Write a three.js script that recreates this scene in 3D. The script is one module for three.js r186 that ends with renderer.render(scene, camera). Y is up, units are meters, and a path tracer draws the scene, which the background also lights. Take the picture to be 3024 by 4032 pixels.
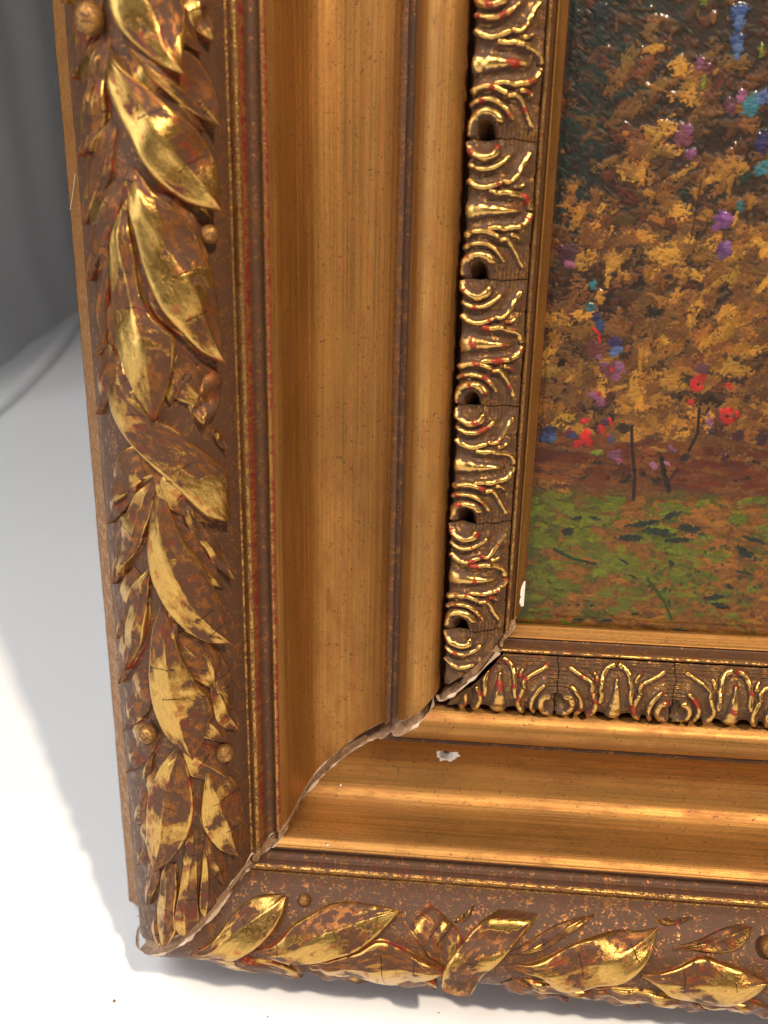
import * as THREE from 'three';
import { mergeGeometries } from 'three/addons/utils/BufferGeometryUtils.js';
import { RectAreaLightUniformsLib } from 'three/addons/lights/RectAreaLightUniformsLib.js';

// ------------------------------------------------------------------ camera, light, exposure
const renderer = new THREE.WebGLRenderer({ antialias: true });
renderer.setSize(768, 1024);
renderer.toneMapping = THREE.LinearToneMapping;
renderer.toneMappingExposure = 1.0;
renderer.shadowMap.enabled = true;
RectAreaLightUniformsLib.init();

const scene = new THREE.Scene();
scene.background = new THREE.Color().setRGB(0.045, 0.042, 0.04);      // dim, even light of the room around the table

const camera = new THREE.PerspectiveCamera(63.446, 768 / 1024, 0.02, 20);
camera.position.set(0.09294, 0.2336, 0.20336);
camera.up.set(-0.0437, 0.92626, -0.37435);
camera.lookAt(0.09294 - 0.07223, 0.2336 - 0.37665, 0.20336 - 0.92353);
camera.focus = 0.213;
camera.userData.fStop = 13;
scene.add(camera);

// warm lamp above, to the right and in front of the frame
const lampAt = new THREE.Vector3(0.56, 1.06, 0.66);
const lamp = new THREE.PointLight(new THREE.Color().setRGB(1.0, 0.82, 0.62), 5.5, 0, 2);
lamp.position.copy(lampAt);
lamp.castShadow = true;
lamp.shadow.radius = 1.0;
lamp.shadow.mapSize.set(2048, 2048);
scene.add(lamp);
// cool daylight from a window to the left
const windowAt = new THREE.Vector3(-1.1, 0.62, 0.75);
const day = new THREE.RectAreaLight(new THREE.Color().setRGB(0.96, 0.97, 1.0), 1.8, 0.8, 0.9);
day.position.copy(windowAt);
day.lookAt(0.05, 0.1, 0);
scene.add(day);
// added overhead fill light, up to the left, that lifts the shadow on the cloth
const softAt = new THREE.Vector3(-0.34, 1.25, 0.5);
const over = new THREE.RectAreaLight(new THREE.Color().setRGB(1.0, 0.98, 0.95), 18, 0.6, 0.6);
over.position.copy(softAt);
over.lookAt(-0.5, 0.1, -0.2);
scene.add(over);

// ------------------------------------------------------------------ helpers
const mm = 0.001;
let seed = 7;
const rnd = () => { seed = (seed * 1664525 + 1013904223) >>> 0; return seed / 4294967296; };
const clamp = (x, a, b) => Math.min(b, Math.max(a, x));
const sstep = (a, b, x) => { const t = clamp((x - a) / (b - a), 0, 1); return t * t * (3 - 2 * t); };
const lerp = (a, b, t) => a + (b - a) * t;
const PERM = new Float32Array(65536);
{ let s = 12345; for (let i = 0; i < 65536; i++) { s = (s * 1664525 + 1013904223) >>> 0; PERM[i] = s / 4294967296; } }
function vn(x, y) {                                     // value noise
  const xi = Math.floor(x), yi = Math.floor(y); let fx = x - xi, fy = y - yi;
  fx = fx * fx * (3 - 2 * fx); fy = fy * fy * (3 - 2 * fy);
  const a = (yi & 255) << 8, b = ((yi + 1) & 255) << 8, c = xi & 255, d = (xi + 1) & 255;
  const p = PERM[a | c], q = PERM[a | d], r = PERM[b | c], t = PERM[b | d];
  return p + (q - p) * fx + (r - p) * fy + (p - q - r + t) * fx * fy;
}
const fbm = (x, y, n = 4) => { let s = 0, a = 0.5, t = 0; for (let i = 0; i < n; i++) { s += a * vn(x, y); t += a; a *= 0.5; x = x * 2.03 + 17.1; y = y * 2.03 + 5.7; } return s / t; };
const s2l = (v) => Math.pow(v / 255, 2.2);
function dataTex(w, h, fn, srgb, wrap = THREE.RepeatWrapping) {
  const d = new Uint8Array(w * h * 4);
  const o = [0, 0, 0];
  for (let j = 0; j < h; j++) for (let i = 0; i < w; i++) {
    fn(i, j, o); const k = (j * w + i) * 4;
    d[k] = clamp(o[0], 0, 255); d[k + 1] = clamp(o[1], 0, 255); d[k + 2] = clamp(o[2], 0, 255); d[k + 3] = 255;
  }
  return asTex(d, w, h, srgb, wrap);
}
function asTex(d, w, h, srgb, wrap = THREE.RepeatWrapping) {
  const t = new THREE.DataTexture(d, w, h, THREE.RGBAFormat);
  t.colorSpace = srgb ? THREE.SRGBColorSpace : THREE.NoColorSpace;
  t.magFilter = THREE.LinearFilter; t.minFilter = THREE.LinearMipmapLinearFilter; t.generateMipmaps = true;
  t.wrapS = t.wrapT = wrap; t.needsUpdate = true;
  return t;
}
const used = {};
const numbered = (n) => { const k = used[n] = (used[n] ?? -1) + 1; return k ? `${n}_${String(k).padStart(3, '0')}` : n; };
function mesh(name, geo, mat, parent) {
  const m = new THREE.Mesh(geo, mat); m.name = numbered(name); m.castShadow = m.receiveShadow = true; parent.add(m); return m;
}
// Catmull-Rom through 2-D points
function spline(P, n) {
  const Q = [[2 * P[0][0] - P[1][0], 2 * P[0][1] - P[1][1]], ...P, [2 * P.at(-1)[0] - P.at(-2)[0], 2 * P.at(-1)[1] - P.at(-2)[1]]], o = [];
  for (let i = 1; i < Q.length - 2; i++) for (let k = 0; k < n; k++) {
    const t = k / n, [a, b, c, d] = [Q[i - 1], Q[i], Q[i + 1], Q[i + 2]];
    o.push([0, 1].map((j) => 0.5 * (2 * b[j] + (c[j] - a[j]) * t + (2 * a[j] - 5 * b[j] + 4 * c[j] - d[j]) * t * t + (3 * b[j] - a[j] - 3 * c[j] + d[j]) * t * t * t)));
  }
  o.push(P.at(-1)); return o;
}
function arcs(P) { const A = [0]; for (let i = 1; i < P.length; i++) A.push(A[i - 1] + Math.hypot(P[i][0] - P[i - 1][0], P[i][1] - P[i - 1][1])); return A; }
function resample(P, n) {                                // n+1 points, even in length
  const A = arcs(P), L = A.at(-1), o = []; let i = 0;
  for (let k = 0; k <= n; k++) {
    const s = L * k / n; while (i < A.length - 2 && A[i + 1] < s) i++;
    const t = (s - A[i]) / Math.max(1e-9, A[i + 1] - A[i]); o.push([lerp(P[i][0], P[i + 1][0], t), lerp(P[i][1], P[i + 1][1], t)]);
  }
  return o;
}
function gridGeo(nx, ny, fn, flip) {                     // fn(i,j) -> [x,y,z,u,v]
  const p = [], uv = [], idx = [];
  for (let j = 0; j <= ny; j++) for (let i = 0; i <= nx; i++) { const q = fn(i, j); p.push(q[0], q[1], q[2]); uv.push(q[3], q[4]); }
  for (let j = 0; j < ny; j++) for (let i = 0; i < nx; i++) {
    const a = j * (nx + 1) + i, b = a + 1, c = a + nx + 1, d = c + 1;
    if (flip) idx.push(a, c, b, b, c, d); else idx.push(a, b, c, b, d, c);
  }
  const g = new THREE.BufferGeometry();
  g.setAttribute('position', new THREE.Float32BufferAttribute(p, 3)); g.setAttribute('uv', new THREE.Float32BufferAttribute(uv, 2));
  g.setIndex(idx); g.computeVertexNormals(); return g;
}

// ------------------------------------------------------------------ measures of the frame (millimetres, across the moulding: [distance from outer edge, height])
const FW = 460, FH = 960, GAP = 5.0;                     // outer width and height, opening of the mitre
const BED = [[4, -7], [4, -2], [4.8, 3], [6.8, 9], [10, 15], [14.5, 20.5], [20, 25.8], [25.5, 29], [30, 29.9], [35, 28.2], [39.5, 24.2], [42.5, 20.4], [44, 17.8]];
const BEDS = spline(BED, 40), BEDA = arcs(BEDS);
function bedAt(a) {                                      // point and normal of the leaf bed at arc length a
  a = clamp(a, 0, BEDA.at(-1)); let lo = 0, hi = BEDA.length - 2;
  while (lo < hi) { const m = (lo + hi + 1) >> 1; if (BEDA[m] <= a) lo = m; else hi = m - 1; }
  const t = (a - BEDA[lo]) / (BEDA[lo + 1] - BEDA[lo]), P = BEDS[lo], Q = BEDS[lo + 1];
  const A = BEDS[Math.max(0, lo - 6)], B = BEDS[Math.min(BEDS.length - 1, lo + 7)], dx = B[0] - A[0], dz = B[1] - A[1], l = Math.hypot(dx, dz);
  return [lerp(P[0], Q[0], t), lerp(P[1], Q[1], t), -dz / l, dx / l];
}
const STRIP = spline([[95.1, 5.5], [95.4, 8.6], [96.6, 10.2], [99, 11.1], [102, 11.0], [105, 10.1], [108, 8.4], [109.6, 7.2]], 20), STRIPA = arcs(STRIP);
function stripAt(x) {                                    // x: distance in mm from the outer edge of the scroll strip
  const a = clamp(x + 3.0, 0, STRIPA.at(-1)); let i = 0; while (i < STRIPA.length - 2 && STRIPA[i + 1] < a) i++;
  const t = (a - STRIPA[i]) / (STRIPA[i + 1] - STRIPA[i]), P = STRIP[i], Q = STRIP[i + 1], A = STRIP[Math.max(0, i - 3)], B = STRIP[Math.min(STRIP.length - 1, i + 4)], l = Math.hypot(B[0] - A[0], B[1] - A[1]);
  return [lerp(P[0], Q[0], t), lerp(P[1], Q[1], t), -(B[1] - A[1]) / l, (B[0] - A[0]) / l];
}
// a rail's own axes (across, along, up) to the frame's; the bottom rail has sunk by GAP
const SIDES = {
  L: { at: (u, w, z) => [u * mm, w * mm, z * mm], len: FH, flip: false },
  B: { at: (u, w, z) => [w * mm, (u - GAP) * mm, z * mm], len: FW, flip: true },
};

// ------------------------------------------------------------------ procedural materials
// gold paint drawn along the moulding: streaks, worn-through toning, dark flecks (s across in mm, w along in mm)
function streakGold(hue, size = 1024, high = 1536) {
  const col = new Uint8Array(size * high * 4), orm = new Uint8Array(size * high * 4), bmp = new Uint8Array(size * high * 4);
  for (let j = 0; j < high; j++) for (let i = 0; i < size; i++) {
    const x = i / size * 120, y = j / high * 280;        // sheet: 120 mm across, 280 mm along
    const st = fbm(x * 1.6, y * 0.02, 4), st2 = fbm(x * 3.4 + 40, y * 0.03 + 9, 2), bl = fbm(x * 0.35 + 3, y * 0.16 + 7, 4), fn = vn(x * 9, y * 6), fl = fbm(x * 2.2 + 90, y * 1.9 + 30, 3);
    let tone = sstep(0.42, 0.78, st * 0.4 + bl * 0.6 + (st2 - 0.5) * 0.2);               // brown toning left in the streaks
    const fleck = sstep(0.74, 0.80, fl) * 0.7;
    const red = sstep(0.73, 0.80, st2 * 0.6 + st * 0.4);
    tone = clamp(tone + (fn - 0.5) * 0.18, 0, 1);
    let c = [lerp(hue[0], 128, tone * 0.55), lerp(hue[1], 78, tone * 0.55), lerp(hue[2], 30, tone * 0.55)];
    const rub = fbm(x * 0.12 + 60, y * 0.05 + 20, 4), k = 0.94 + 0.26 * (st2 - 0.5) + 0.12 * (st - 0.5) + 0.14 * (fn - 0.5) + 0.16 * (rub - 0.5);
    c = c.map((v) => v * k);
    c = [lerp(c[0], 66, fleck), lerp(c[1], 40, fleck), lerp(c[2], 18, fleck)];
    c = [lerp(c[0], 160, red * 0.55), lerp(c[1], 70, red * 0.55), lerp(c[2], 42, red * 0.55)];
    const q = (j * size + i) * 4;
    col[q] = c[0]; col[q + 1] = c[1]; col[q + 2] = c[2]; col[q + 3] = 255;
    const ro = 0.46 + 0.12 * tone + 0.1 * (fn - 0.5) + 0.12 * fleck, me = 0.80 - 0.4 * fleck - 0.22 * tone;
    orm[q] = 255; orm[q + 1] = clamp(ro, 0, 1) * 255; orm[q + 2] = clamp(me, 0, 1) * 255; orm[q + 3] = 255;
    const b = clamp(0.5 + (st2 - 0.5) * 0.6 + (fn - 0.5) * 0.3 - fleck * 0.3, 0, 1) * 255; bmp[q] = bmp[q + 1] = bmp[q + 2] = b; bmp[q + 3] = 255;
  }
  const t = [asTex(col, size, high, true, THREE.MirroredRepeatWrapping), asTex(orm, size, high, false, THREE.MirroredRepeatWrapping), asTex(bmp, size, high, false, THREE.MirroredRepeatWrapping)];
  return new THREE.MeshStandardMaterial({ map: t[0], metalness: 1, roughness: 1, metalnessMap: t[1], roughnessMap: t[1], bumpMap: t[2], bumpScale: 0.00006 });
}
// brown glaze over worn gilding, mottled with copper flecks
function mottled(dark, copper, size, cover, metal = 0.55) {
  size = size === 256 ? 512 : 768;                       // 80 mm square, mirrored where it repeats
  const col = new Uint8Array(size * size * 4), orm = new Uint8Array(size * size * 4), bmp = new Uint8Array(size * size * 4);
  for (let j = 0; j < size; j++) for (let i = 0; i < size; i++) {
    const x = i / size * 80, y = j / size * 80;
    const a = fbm(x * 0.55, y * 0.55, 4), b = fbm(x * 2.1 + 50, y * 1.9 + 20, 4), f = vn(x * 10, y * 10), r = fbm(x * 0.9 + 80, y * 0.8 + 11, 3);
    const g = sstep(0.52 - cover * 0.2, 0.66 - cover * 0.2, a * 0.45 + b * 0.55 + (f - 0.5) * 0.12);
    const red = sstep(0.64, 0.72, r) * 0.3, k = 0.85 + 0.3 * f, q = (j * size + i) * 4;
    let c = [0, 1, 2].map((n) => lerp(dark[n], copper[n], g * 0.85) * k);
    c = [lerp(c[0], 112, red), lerp(c[1], 48, red), lerp(c[2], 34, red)];
    col[q] = c[0]; col[q + 1] = c[1]; col[q + 2] = c[2]; col[q + 3] = 255;
    orm[q] = 255; orm[q + 1] = clamp(0.54 - 0.2 * g + 0.14 * (f - 0.5), 0, 1) * 255; orm[q + 2] = clamp(0.05 + metal * g, 0, 1) * 255; orm[q + 3] = 255;
    const h = clamp(0.35 + 0.4 * g + 0.3 * (f - 0.5), 0, 1) * 255; bmp[q] = bmp[q + 1] = bmp[q + 2] = h; bmp[q + 3] = 255;
  }
  const t = [asTex(col, size, size, true, THREE.MirroredRepeatWrapping), asTex(orm, size, size, false, THREE.MirroredRepeatWrapping), asTex(bmp, size, size, false, THREE.MirroredRepeatWrapping)];
  return new THREE.MeshPhysicalMaterial({ map: t[0], specularIntensity: 0.4, metalness: 1, roughness: 1, metalnessMap: t[1], roughnessMap: t[1], bumpMap: t[2], bumpScale: 0.00012 });
}
const plain = (r, g, b, rough, metal = 0) => new THREE.MeshStandardMaterial({ color: new THREE.Color().setRGB(s2l(r), s2l(g), s2l(b)), roughness: rough, metalness: metal });
const M = {
  cove: streakGold([162, 116, 60]),
  bed: mottled([78, 54, 38], [134, 90, 50], 512, -0.06, 0.5),
  umber: mottled([70, 44, 30], [104, 66, 38], 256, -0.2, 0.2),
  fillet: mottled([94, 64, 38], [184, 140, 76], 512, 0.5, 0.9),
  lath: mottled([124, 84, 42], [160, 112, 58], 512, 0.2, 0.3),
  red: mottled([112, 34, 25], [140, 96, 54], 256, 0.45, 0.3),
  bare: plain(92, 70, 52, 0.85),
};
const TILE = { cove: [120, 280], other: [80, 80] };
const tileOf = (m) => (m === M.cove ? TILE.cove : TILE.other);

// worn gilding for the leaves: one cell of a shared sheet for each leaf (across, along)
const CELLS = 8, CELL = 256, SHEET = CELLS * CELL;
const leafCol = new Uint8Array(SHEET * SHEET * 4), leafOrm = new Uint8Array(SHEET * SHEET * 4), leafBmp = new Uint8Array(SHEET * SHEET * 4);
function paintLeaf(cell, len, half, gold, bias, ribbon, fr, ph) {
  const cx = (cell % CELLS) * CELL, cy = Math.floor(cell / CELLS) * CELL, ox = cell * 13.7, oy = cell * 7.3;
  const cracks = [[(cell * 0.371) % 0.8 + 0.1, -1 + (cell * 0.23) % 1, 0.2 + (cell * 0.41) % 0.8], [(cell * 0.737) % 0.8 + 0.1, -0.3, (cell * 0.57) % 1]];
  for (let j = 0; j < CELL; j++) for (let i = 0; i < CELL; i++) {
    const a = (i / CELL * 2 - 1) * 1.12, s = j / CELL, x = a * half, y = s * len;
    const n1 = fbm(x * 0.22 + ox, y * 0.17 + oy, 4), n2 = fbm(x * 0.9 + ox * 2, y * 0.6 + oy, 4), f = vn(x * 8 + ox, y * 8), fs = vn(x * 7 + ox, y * 0.9 + oy);
    const e = Math.abs(a);
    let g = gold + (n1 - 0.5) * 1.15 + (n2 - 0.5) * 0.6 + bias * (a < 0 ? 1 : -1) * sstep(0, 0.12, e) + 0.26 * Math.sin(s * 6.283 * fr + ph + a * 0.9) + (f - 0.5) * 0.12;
    g += (gold < 0.25 ? 0.3 : 0.8) * sstep(0.84, 0.92, e) * sstep(0.30, 0.46, n2 + 0.05);                      // rubbed edge
    g += 0.35 * sstep(0.10, 0.02, Math.abs(a + 0.05 * (fs - 0.5))) * (ribbon ? 0 : 1);   // rubbed midrib
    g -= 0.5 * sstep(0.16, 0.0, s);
    const w = sstep(0.44, 0.58, g), full = sstep(0.60, 0.85, g);
    const cop = sstep(0.48, 0.62, n2 * 0.75 + f * 0.25);
    const redN = fbm(x * 0.5 + 70 + ox, y * 0.4 + 33, 3);
    const red = clamp(sstep(0.93, 1.0, e) * sstep(0.5, 0.6, redN) * 0.6 + sstep(0.94, 1, s) * 0.6 * sstep(0.42, 0.5, redN) + sstep(0.70, 0.76, redN) * 0.35, 0, 0.85);
    let crk = 0; for (const [s0, a0, a1] of cracks) crk = Math.max(crk, sstep(0.18, 0.04, Math.abs((s - s0) * len - 0.5 * (vn(a * 4 + ox, s0 * 90) - 0.5))) * sstep(a0 - 0.02, a0 + 0.02, a) * sstep(a1 + 0.02, a1 - 0.02, a) * 0.55);
    const cp = cop * 0.75, br = [lerp(82, 150, cp), lerp(54, 94, cp), lerp(36, 46, cp)];
    const go = [lerp(166, 198, full), lerp(126, 160, full), lerp(66, 90, full)];
    const k = 0.88 + 0.16 * f + 0.14 * (fs - 0.5);
    let c = [0, 1, 2].map((n) => lerp(br[n], go[n], w) * k);
    c = [lerp(c[0], 122, red), lerp(c[1], 34, red), lerp(c[2], 25, red)];
    c = c.map((v) => v * (1 - crk));
    const q = ((cy + j) * SHEET + cx + i) * 4;
    leafCol[q] = clamp(c[0], 0, 255); leafCol[q + 1] = clamp(c[1], 0, 255); leafCol[q + 2] = clamp(c[2], 0, 255); leafCol[q + 3] = 255;
    const me = lerp(0.08 + 0.62 * cop, 0.97, w) * (1 - red * 0.8), ro = lerp(0.54 - 0.1 * cop, 0.26 + 0.14 * f, w) + red * 0.15;
    leafOrm[q] = 255; leafOrm[q + 1] = clamp(ro, 0, 1) * 255; leafOrm[q + 2] = clamp(me, 0, 1) * 255; leafOrm[q + 3] = 255;
    const h = clamp(0.5 + 0.28 * (w - 0.5) + (n2 - 0.5) * 0.5 + (f - 0.5) * 0.12 - crk * 0.4, 0, 1) * 255; leafBmp[q] = leafBmp[q + 1] = leafBmp[q + 2] = h; leafBmp[q + 3] = 255;
  }
}
const leafMat = new THREE.MeshPhysicalMaterial({ specularIntensity: 0.4, metalness: 1, roughness: 1, bumpScale: 0.00025 });

// gilt ridges of the scrollwork: gold on the crest, brown glaze down the flanks, red where it is rubbed (along in mm, across -1..1)
const ridgeMat = (() => {
  const w = 512, h = 64, col = new Uint8Array(w * h * 4), orm = new Uint8Array(w * h * 4);
  for (let j = 0; j < h; j++) for (let i = 0; i < w; i++) {
    const x = i / w * 60, a = j / h * 2 - 1, n = fbm(x * 0.9, a * 1.5 + 8, 4), f = vn(x * 9, a * 9), r = fbm(x * 0.75 + 40, 3 + a * 0.5, 3);
    const g = sstep(0.0, 0.22, 0.66 - Math.abs(a + 0.1 * (n - 0.5)) + (n - 0.5) * 1.1), red = sstep(0.66, 0.71, r) * 0.85;
    let c = [lerp(86, 208, g), lerp(62, 164, g), lerp(46, 92, g)].map((v) => v * (0.86 + 0.2 * f));
    c = [lerp(c[0], 128, red), lerp(c[1], 36, red), lerp(c[2], 26, red)];
    const q = (j * w + i) * 4; col[q] = clamp(c[0], 0, 255); col[q + 1] = clamp(c[1], 0, 255); col[q + 2] = c[2]; col[q + 3] = 255;
    orm[q] = 255; orm[q + 1] = clamp(lerp(0.55, 0.30, g) + red * 0.1 + (f - 0.5) * 0.12, 0, 1) * 255; orm[q + 2] = lerp(0.1, 1, g) * (1 - red * 0.85) * 255; orm[q + 3] = 255;
  }
  const a = asTex(col, w, h, true), b = asTex(orm, w, h, false); a.wrapT = b.wrapT = THREE.ClampToEdgeWrapping;
  return new THREE.MeshPhysicalMaterial({ specularIntensity: 0.4, map: a, metalnessMap: b, roughnessMap: b, metalness: 1, roughness: 1 });
})();
const stripMat = mottled([82, 58, 38], [142, 102, 56], 512, 0.0, 0.6);
const rawWood = mottled([150, 118, 90], [204, 178, 150], 256, 0.1, 0.0);
const gesso = plain(190, 168, 146, 0.85);
const gessoWhite = plain(240, 232, 222, 0.85);

// ------------------------------------------------------------------ the setting
const cloth = new THREE.MeshStandardMaterial({ color: new THREE.Color().setRGB(0.85, 0.86, 0.88), roughness: 0.95 });
{
  const w = 512, t = dataTex(w, w, (i, j, o) => { const v = 120 + 60 * (vn(i * 0.5, j * 0.5) - 0.5) + 40 * (((i % 4) < 2) !== ((j % 4) < 2) ? 0.5 : -0.5); o[0] = o[1] = o[2] = v; }, false);
  t.repeat.set(30, 30); cloth.bumpMap = t; cloth.bumpScale = 0.00008;
  const g = gridGeo(150, 150, (i, j) => {
    const x = (i / 150 - 0.5) * 3.0, z = (j / 150 - 0.5) * 3.0 - 0.4;
    const far = sstep(-0.25, -0.6, z) * sstep(0.1, -0.2, x);
    const y = -0.0004 + far * (0.012 * (fbm(x * 5 + 3, z * 1.2 + 7, 2) - 0.5));
    return [x, y, z, x, z];
  }, true);
  const m = mesh('tablecloth', g, cloth, scene);
  m.userData = { kind: 'structure', label: 'white cloth spread flat under the gilt frame', category: 'tablecloth' };
  // a pressed crease standing up in the cloth
  const cr = gridGeo(40, 10, (i, j) => { const t = i / 40, th = j / 10 * Math.PI, x = lerp(-0.36, -0.56, t) + 0.012 * Math.sin(t * 5), z = lerp(-0.49, -1.31, t), k = Math.sin(Math.PI * clamp(t * 1.1, 0, 1)) * 0.6 + 0.4; return [x + Math.cos(th) * 0.012, Math.sin(th) * 0.011 * k - 0.0015, z, t, th]; });
  mesh('cloth_fold', cr, cloth, m);
}
{
  // a hanging grey cloth that stands beside the table, running away from the camera
  const g = gridGeo(160, 24, (i, j) => {
    const t = i / 160, v = j / 24, fold = 0.03 * Math.sin(t * 17 + 1.5 * Math.sin(t * 9)) + 0.012 * Math.sin(t * 41 + v * 2);
    const x0 = lerp(-0.44, -0.80, t), z0 = lerp(-0.55, -2.08, t);
    return [x0 + fold * (0.2 + 0.8 * v) + 0.03 * Math.pow(sstep(0.08, 0, v), 2), v * 1.5 + 0.0012, z0, t * 2, v];
  });
  const m = mesh('backdrop_cloth', g, cloth, scene);
  m.userData = { label: 'shaded cloth hanging in soft folds behind the white table covering', category: 'cloth' };
}

// ------------------------------------------------------------------ the frame
const frame = new THREE.Group(); frame.name = 'picture_frame'; scene.add(frame);
frame.position.set(0, 0.01352, 0.01689); frame.rotation.x = -5 * Math.PI / 180;
frame.userData = { label: 'ornate gilt picture frame with carved laurel border and an open cracked mitre', category: 'picture frame' };

const rails = { L: new THREE.Group(), B: new THREE.Group() };
rails.L.name = 'upright_rail'; rails.B.name = 'lower_rail'; frame.add(rails.L, rails.B);

const jag = (u, k) => (fbm(u * 0.45 + k * 31, k * 7 + 0.5, 3) - 0.5) * 0.9;      // the torn edge of the mitre
// one run of moulding along a rail
function run(side, name, prof, mat, smooth = 8, opts = {}) {
  const S = SIDES[side], P = smooth > 1 ? spline(prof, smooth) : prof, A = arcs(P), T = tileOf(mat);
  const rows = opts.rows, nW = rows ? rows.length - 1 : opts.nw ?? 90, gap = side === 'L' ? 0.15 : -1.3, k = side === 'L' ? 1 : 2;
  const off = opts.off ?? P[0][0];
  const geo = gridGeo(P.length - 1, nW, (i, j) => {
    const [u, z] = P[i], w0 = Math.max(opts.start ?? -99, u + gap + Math.max(0, jag(u, k))), w1 = S.len - u, t = j / nW, w = rows ? clamp(rows[j], w0, w1) : lerp(w0, w1, Math.pow(t, 1.25));
    const wob = name === 'back_lath' ? 0.7 * (fbm(w * 0.12 + 3, u * 0.3 + 4, 4) - 0.5) : 0.05 * (fbm(w * 0.05 + off, u * 0.1 + 4, 2) - 0.5);
    return [...S.at(u + wob, w, z + wob), (A[i] + off) / T[0], (w + (side === 'B' ? 70 : 0)) / T[1]];
  }, S.flip);
  if (opts.hole) {                                       // leave out the faces inside a knocked-out hole
    const p = geo.attributes.position, ix = geo.index.array, keep = [];
    for (let i = 0; i < ix.length; i += 3) { let x = 0, y = 0; for (let q = 0; q < 3; q++) { x += p.getX(ix[i + q]) / 3; y += p.getY(ix[i + q]) / 3; } if (!opts.hole(y / mm + GAP, x / mm)) keep.push(ix[i], ix[i + 1], ix[i + 2]); }
    geo.setIndex(keep);
  }
  return mesh(name, geo, mat, rails[side]);
}
const PROF = {
  back: [[-7.5, -17], [-7.4, -16.4], [-6.8, -15.8], [-1.2, -8.4], [-0.6, -7.8], [0.2, -7.4], [1.4, -7.2]],
  side: [[1.4, -7.2], [4, -7]],
  fillet: [[44, 17.8], [44.5, 17.6], [45.0, 18.1], [45.8, 18.6], [46.5, 18.4], [46.9, 17.8]],
  red: [[46.9, 17.8], [47.3, 17.0], [47.5, 16.4]],
  groove: [[47.5, 16.4], [48.2, 15.2], [49.2, 14.8], [50.1, 15.2], [50.6, 15.9]],
  fillet2: [[50.6, 15.9], [51.1, 16.5], [51.6, 16.5]],
  red2: [[51.6, 16.5], [51.95, 16.3], [52.15, 15.9]],
  cove: [[52.15, 15.9], [53.6, 13.9], [54.7, 10.3], [55.8, 5.4], [57.5, 1.3], [60, -1.4], [64, -2.9], [68, -3.1], [72, -2.2], [75, -0.9], [77.5, 0.7], [78.8, 1.9]],
  step: [[78.8, 1.9], [79.1, 3.3], [79.7, 4.1]],
  gutter: [[79.7, 4.1], [80.5, 4.2], [81.2, 3.9], [82.2, 4.1], [82.6, 5.2]],
  bead: [[82.6, 5.2], [83.2, 7.6], [84.6, 9.9], [86.6, 11.4], [88.9, 12.0], [91.2, 11.2], [92.8, 9.6], [93.6, 8.2]],
  beadred: [[93.6, 8.2], [93.9, 7.4], [94.0, 6.4]],
  gap: [[94.0, 6.4], [94.1, 2.5], [95.0, 2.0], [95.1, 5.0]],
  hatchbead: [[109.7, 6.3], [109.9, 7.0], [110.4, 7.4], [110.9, 7.1], [111.1, 6.4]],
  channel: [[111.1, 6.4], [111.3, 4.6], [111.6, 3.2], [112.0, 2.8]],
  lip: [[112.0, 2.7], [112.35, 3.15], [112.6, 3.2], [112.8, 3.0], [113.4, 2.2], [114.2, 1.15], [114.85, 0.3]],
  lipred: [[114.85, 0.3], [115.0, 0.05], [115.0, -0.6]],
};
for (const s of ['L', 'B']) {
  run(s, 'back_lath', PROF.back, M.lath, 4, { nw: 420, start: s === 'B' ? 9 : -99 });
  run(s, 'side_slope', PROF.side, M.bed, 1);
  const cut = BEDA.findIndex((a) => a > (s === 'L' ? 35 : 40));
  run(s, 'leaf_bed', BEDS.slice(0, cut + 1).filter((_, i) => (cut - i) % 5 === 0), M.bed, 1, { nw: 160, start: s === 'B' ? 11 : -99 });
  run(s, 'leaf_bed', BEDS.slice(cut).filter((_, i, q) => i % 5 === 0 || i === q.length - 1), M.bed, 1, { nw: 160, start: s === 'B' ? 11 : -99 });
  run(s, 'gilt_fillet', PROF.fillet, M.fillet, 4);
  run(s, 'bole_line', PROF.red, s === 'L' ? M.red : M.umber, 2);
  run(s, 'groove', PROF.groove, M.bed, 4);
  run(s, 'gilt_fillet', PROF.fillet2, s === 'L' ? M.fillet : M.umber, 3);
  run(s, 'bole_line', PROF.red2, s === 'L' ? M.red : M.cove, 2);
  if (s === 'L') run(s, 'cove', PROF.cove, M.cove, 6);
  else {
    const rows = []; for (let w = 50; w < 90; w += 4) rows.push(w); for (let w = 90; w < 104; w += 0.3) rows.push(w); for (let w = 104; w < FW; w += 6) rows.push(w); rows.push(FW);
    run(s, 'cove', PROF.cove, M.cove, 9, { rows, hole: (u, w) => Math.hypot((w - 96.6) / 2.1, (u - 72.1) / 1.6) < 1 });
  }
  run(s, 'gilt_step', PROF.step, M.fillet, 3);
  run(s, 'groove', PROF.gutter, M.bed, 3);
  run(s, 'bead', PROF.bead, M.cove, 6);
  run(s, 'bole_line', PROF.beadred, s === 'L' ? M.red : M.umber, 2);
  run(s, 'gap', PROF.gap, M.bare, 1);
  run(s, 'gilt_ridge', PROF.hatchbead, M.fillet, 4);
  run(s, 'channel', PROF.channel, M.bed, 3);
  run(s, 'sight_lip', PROF.lip, M.cove, 4);
  run(s, 'bole_line', PROF.lipred, s === 'L' ? M.red : M.cove, 1);
  run(s, 'back', [[115, -0.6], [108, -0.6], [108, -9], [100, -17], [-7.5, -17]], M.bare, 1, { start: s === 'B' ? 9 : -99 });
}

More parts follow.
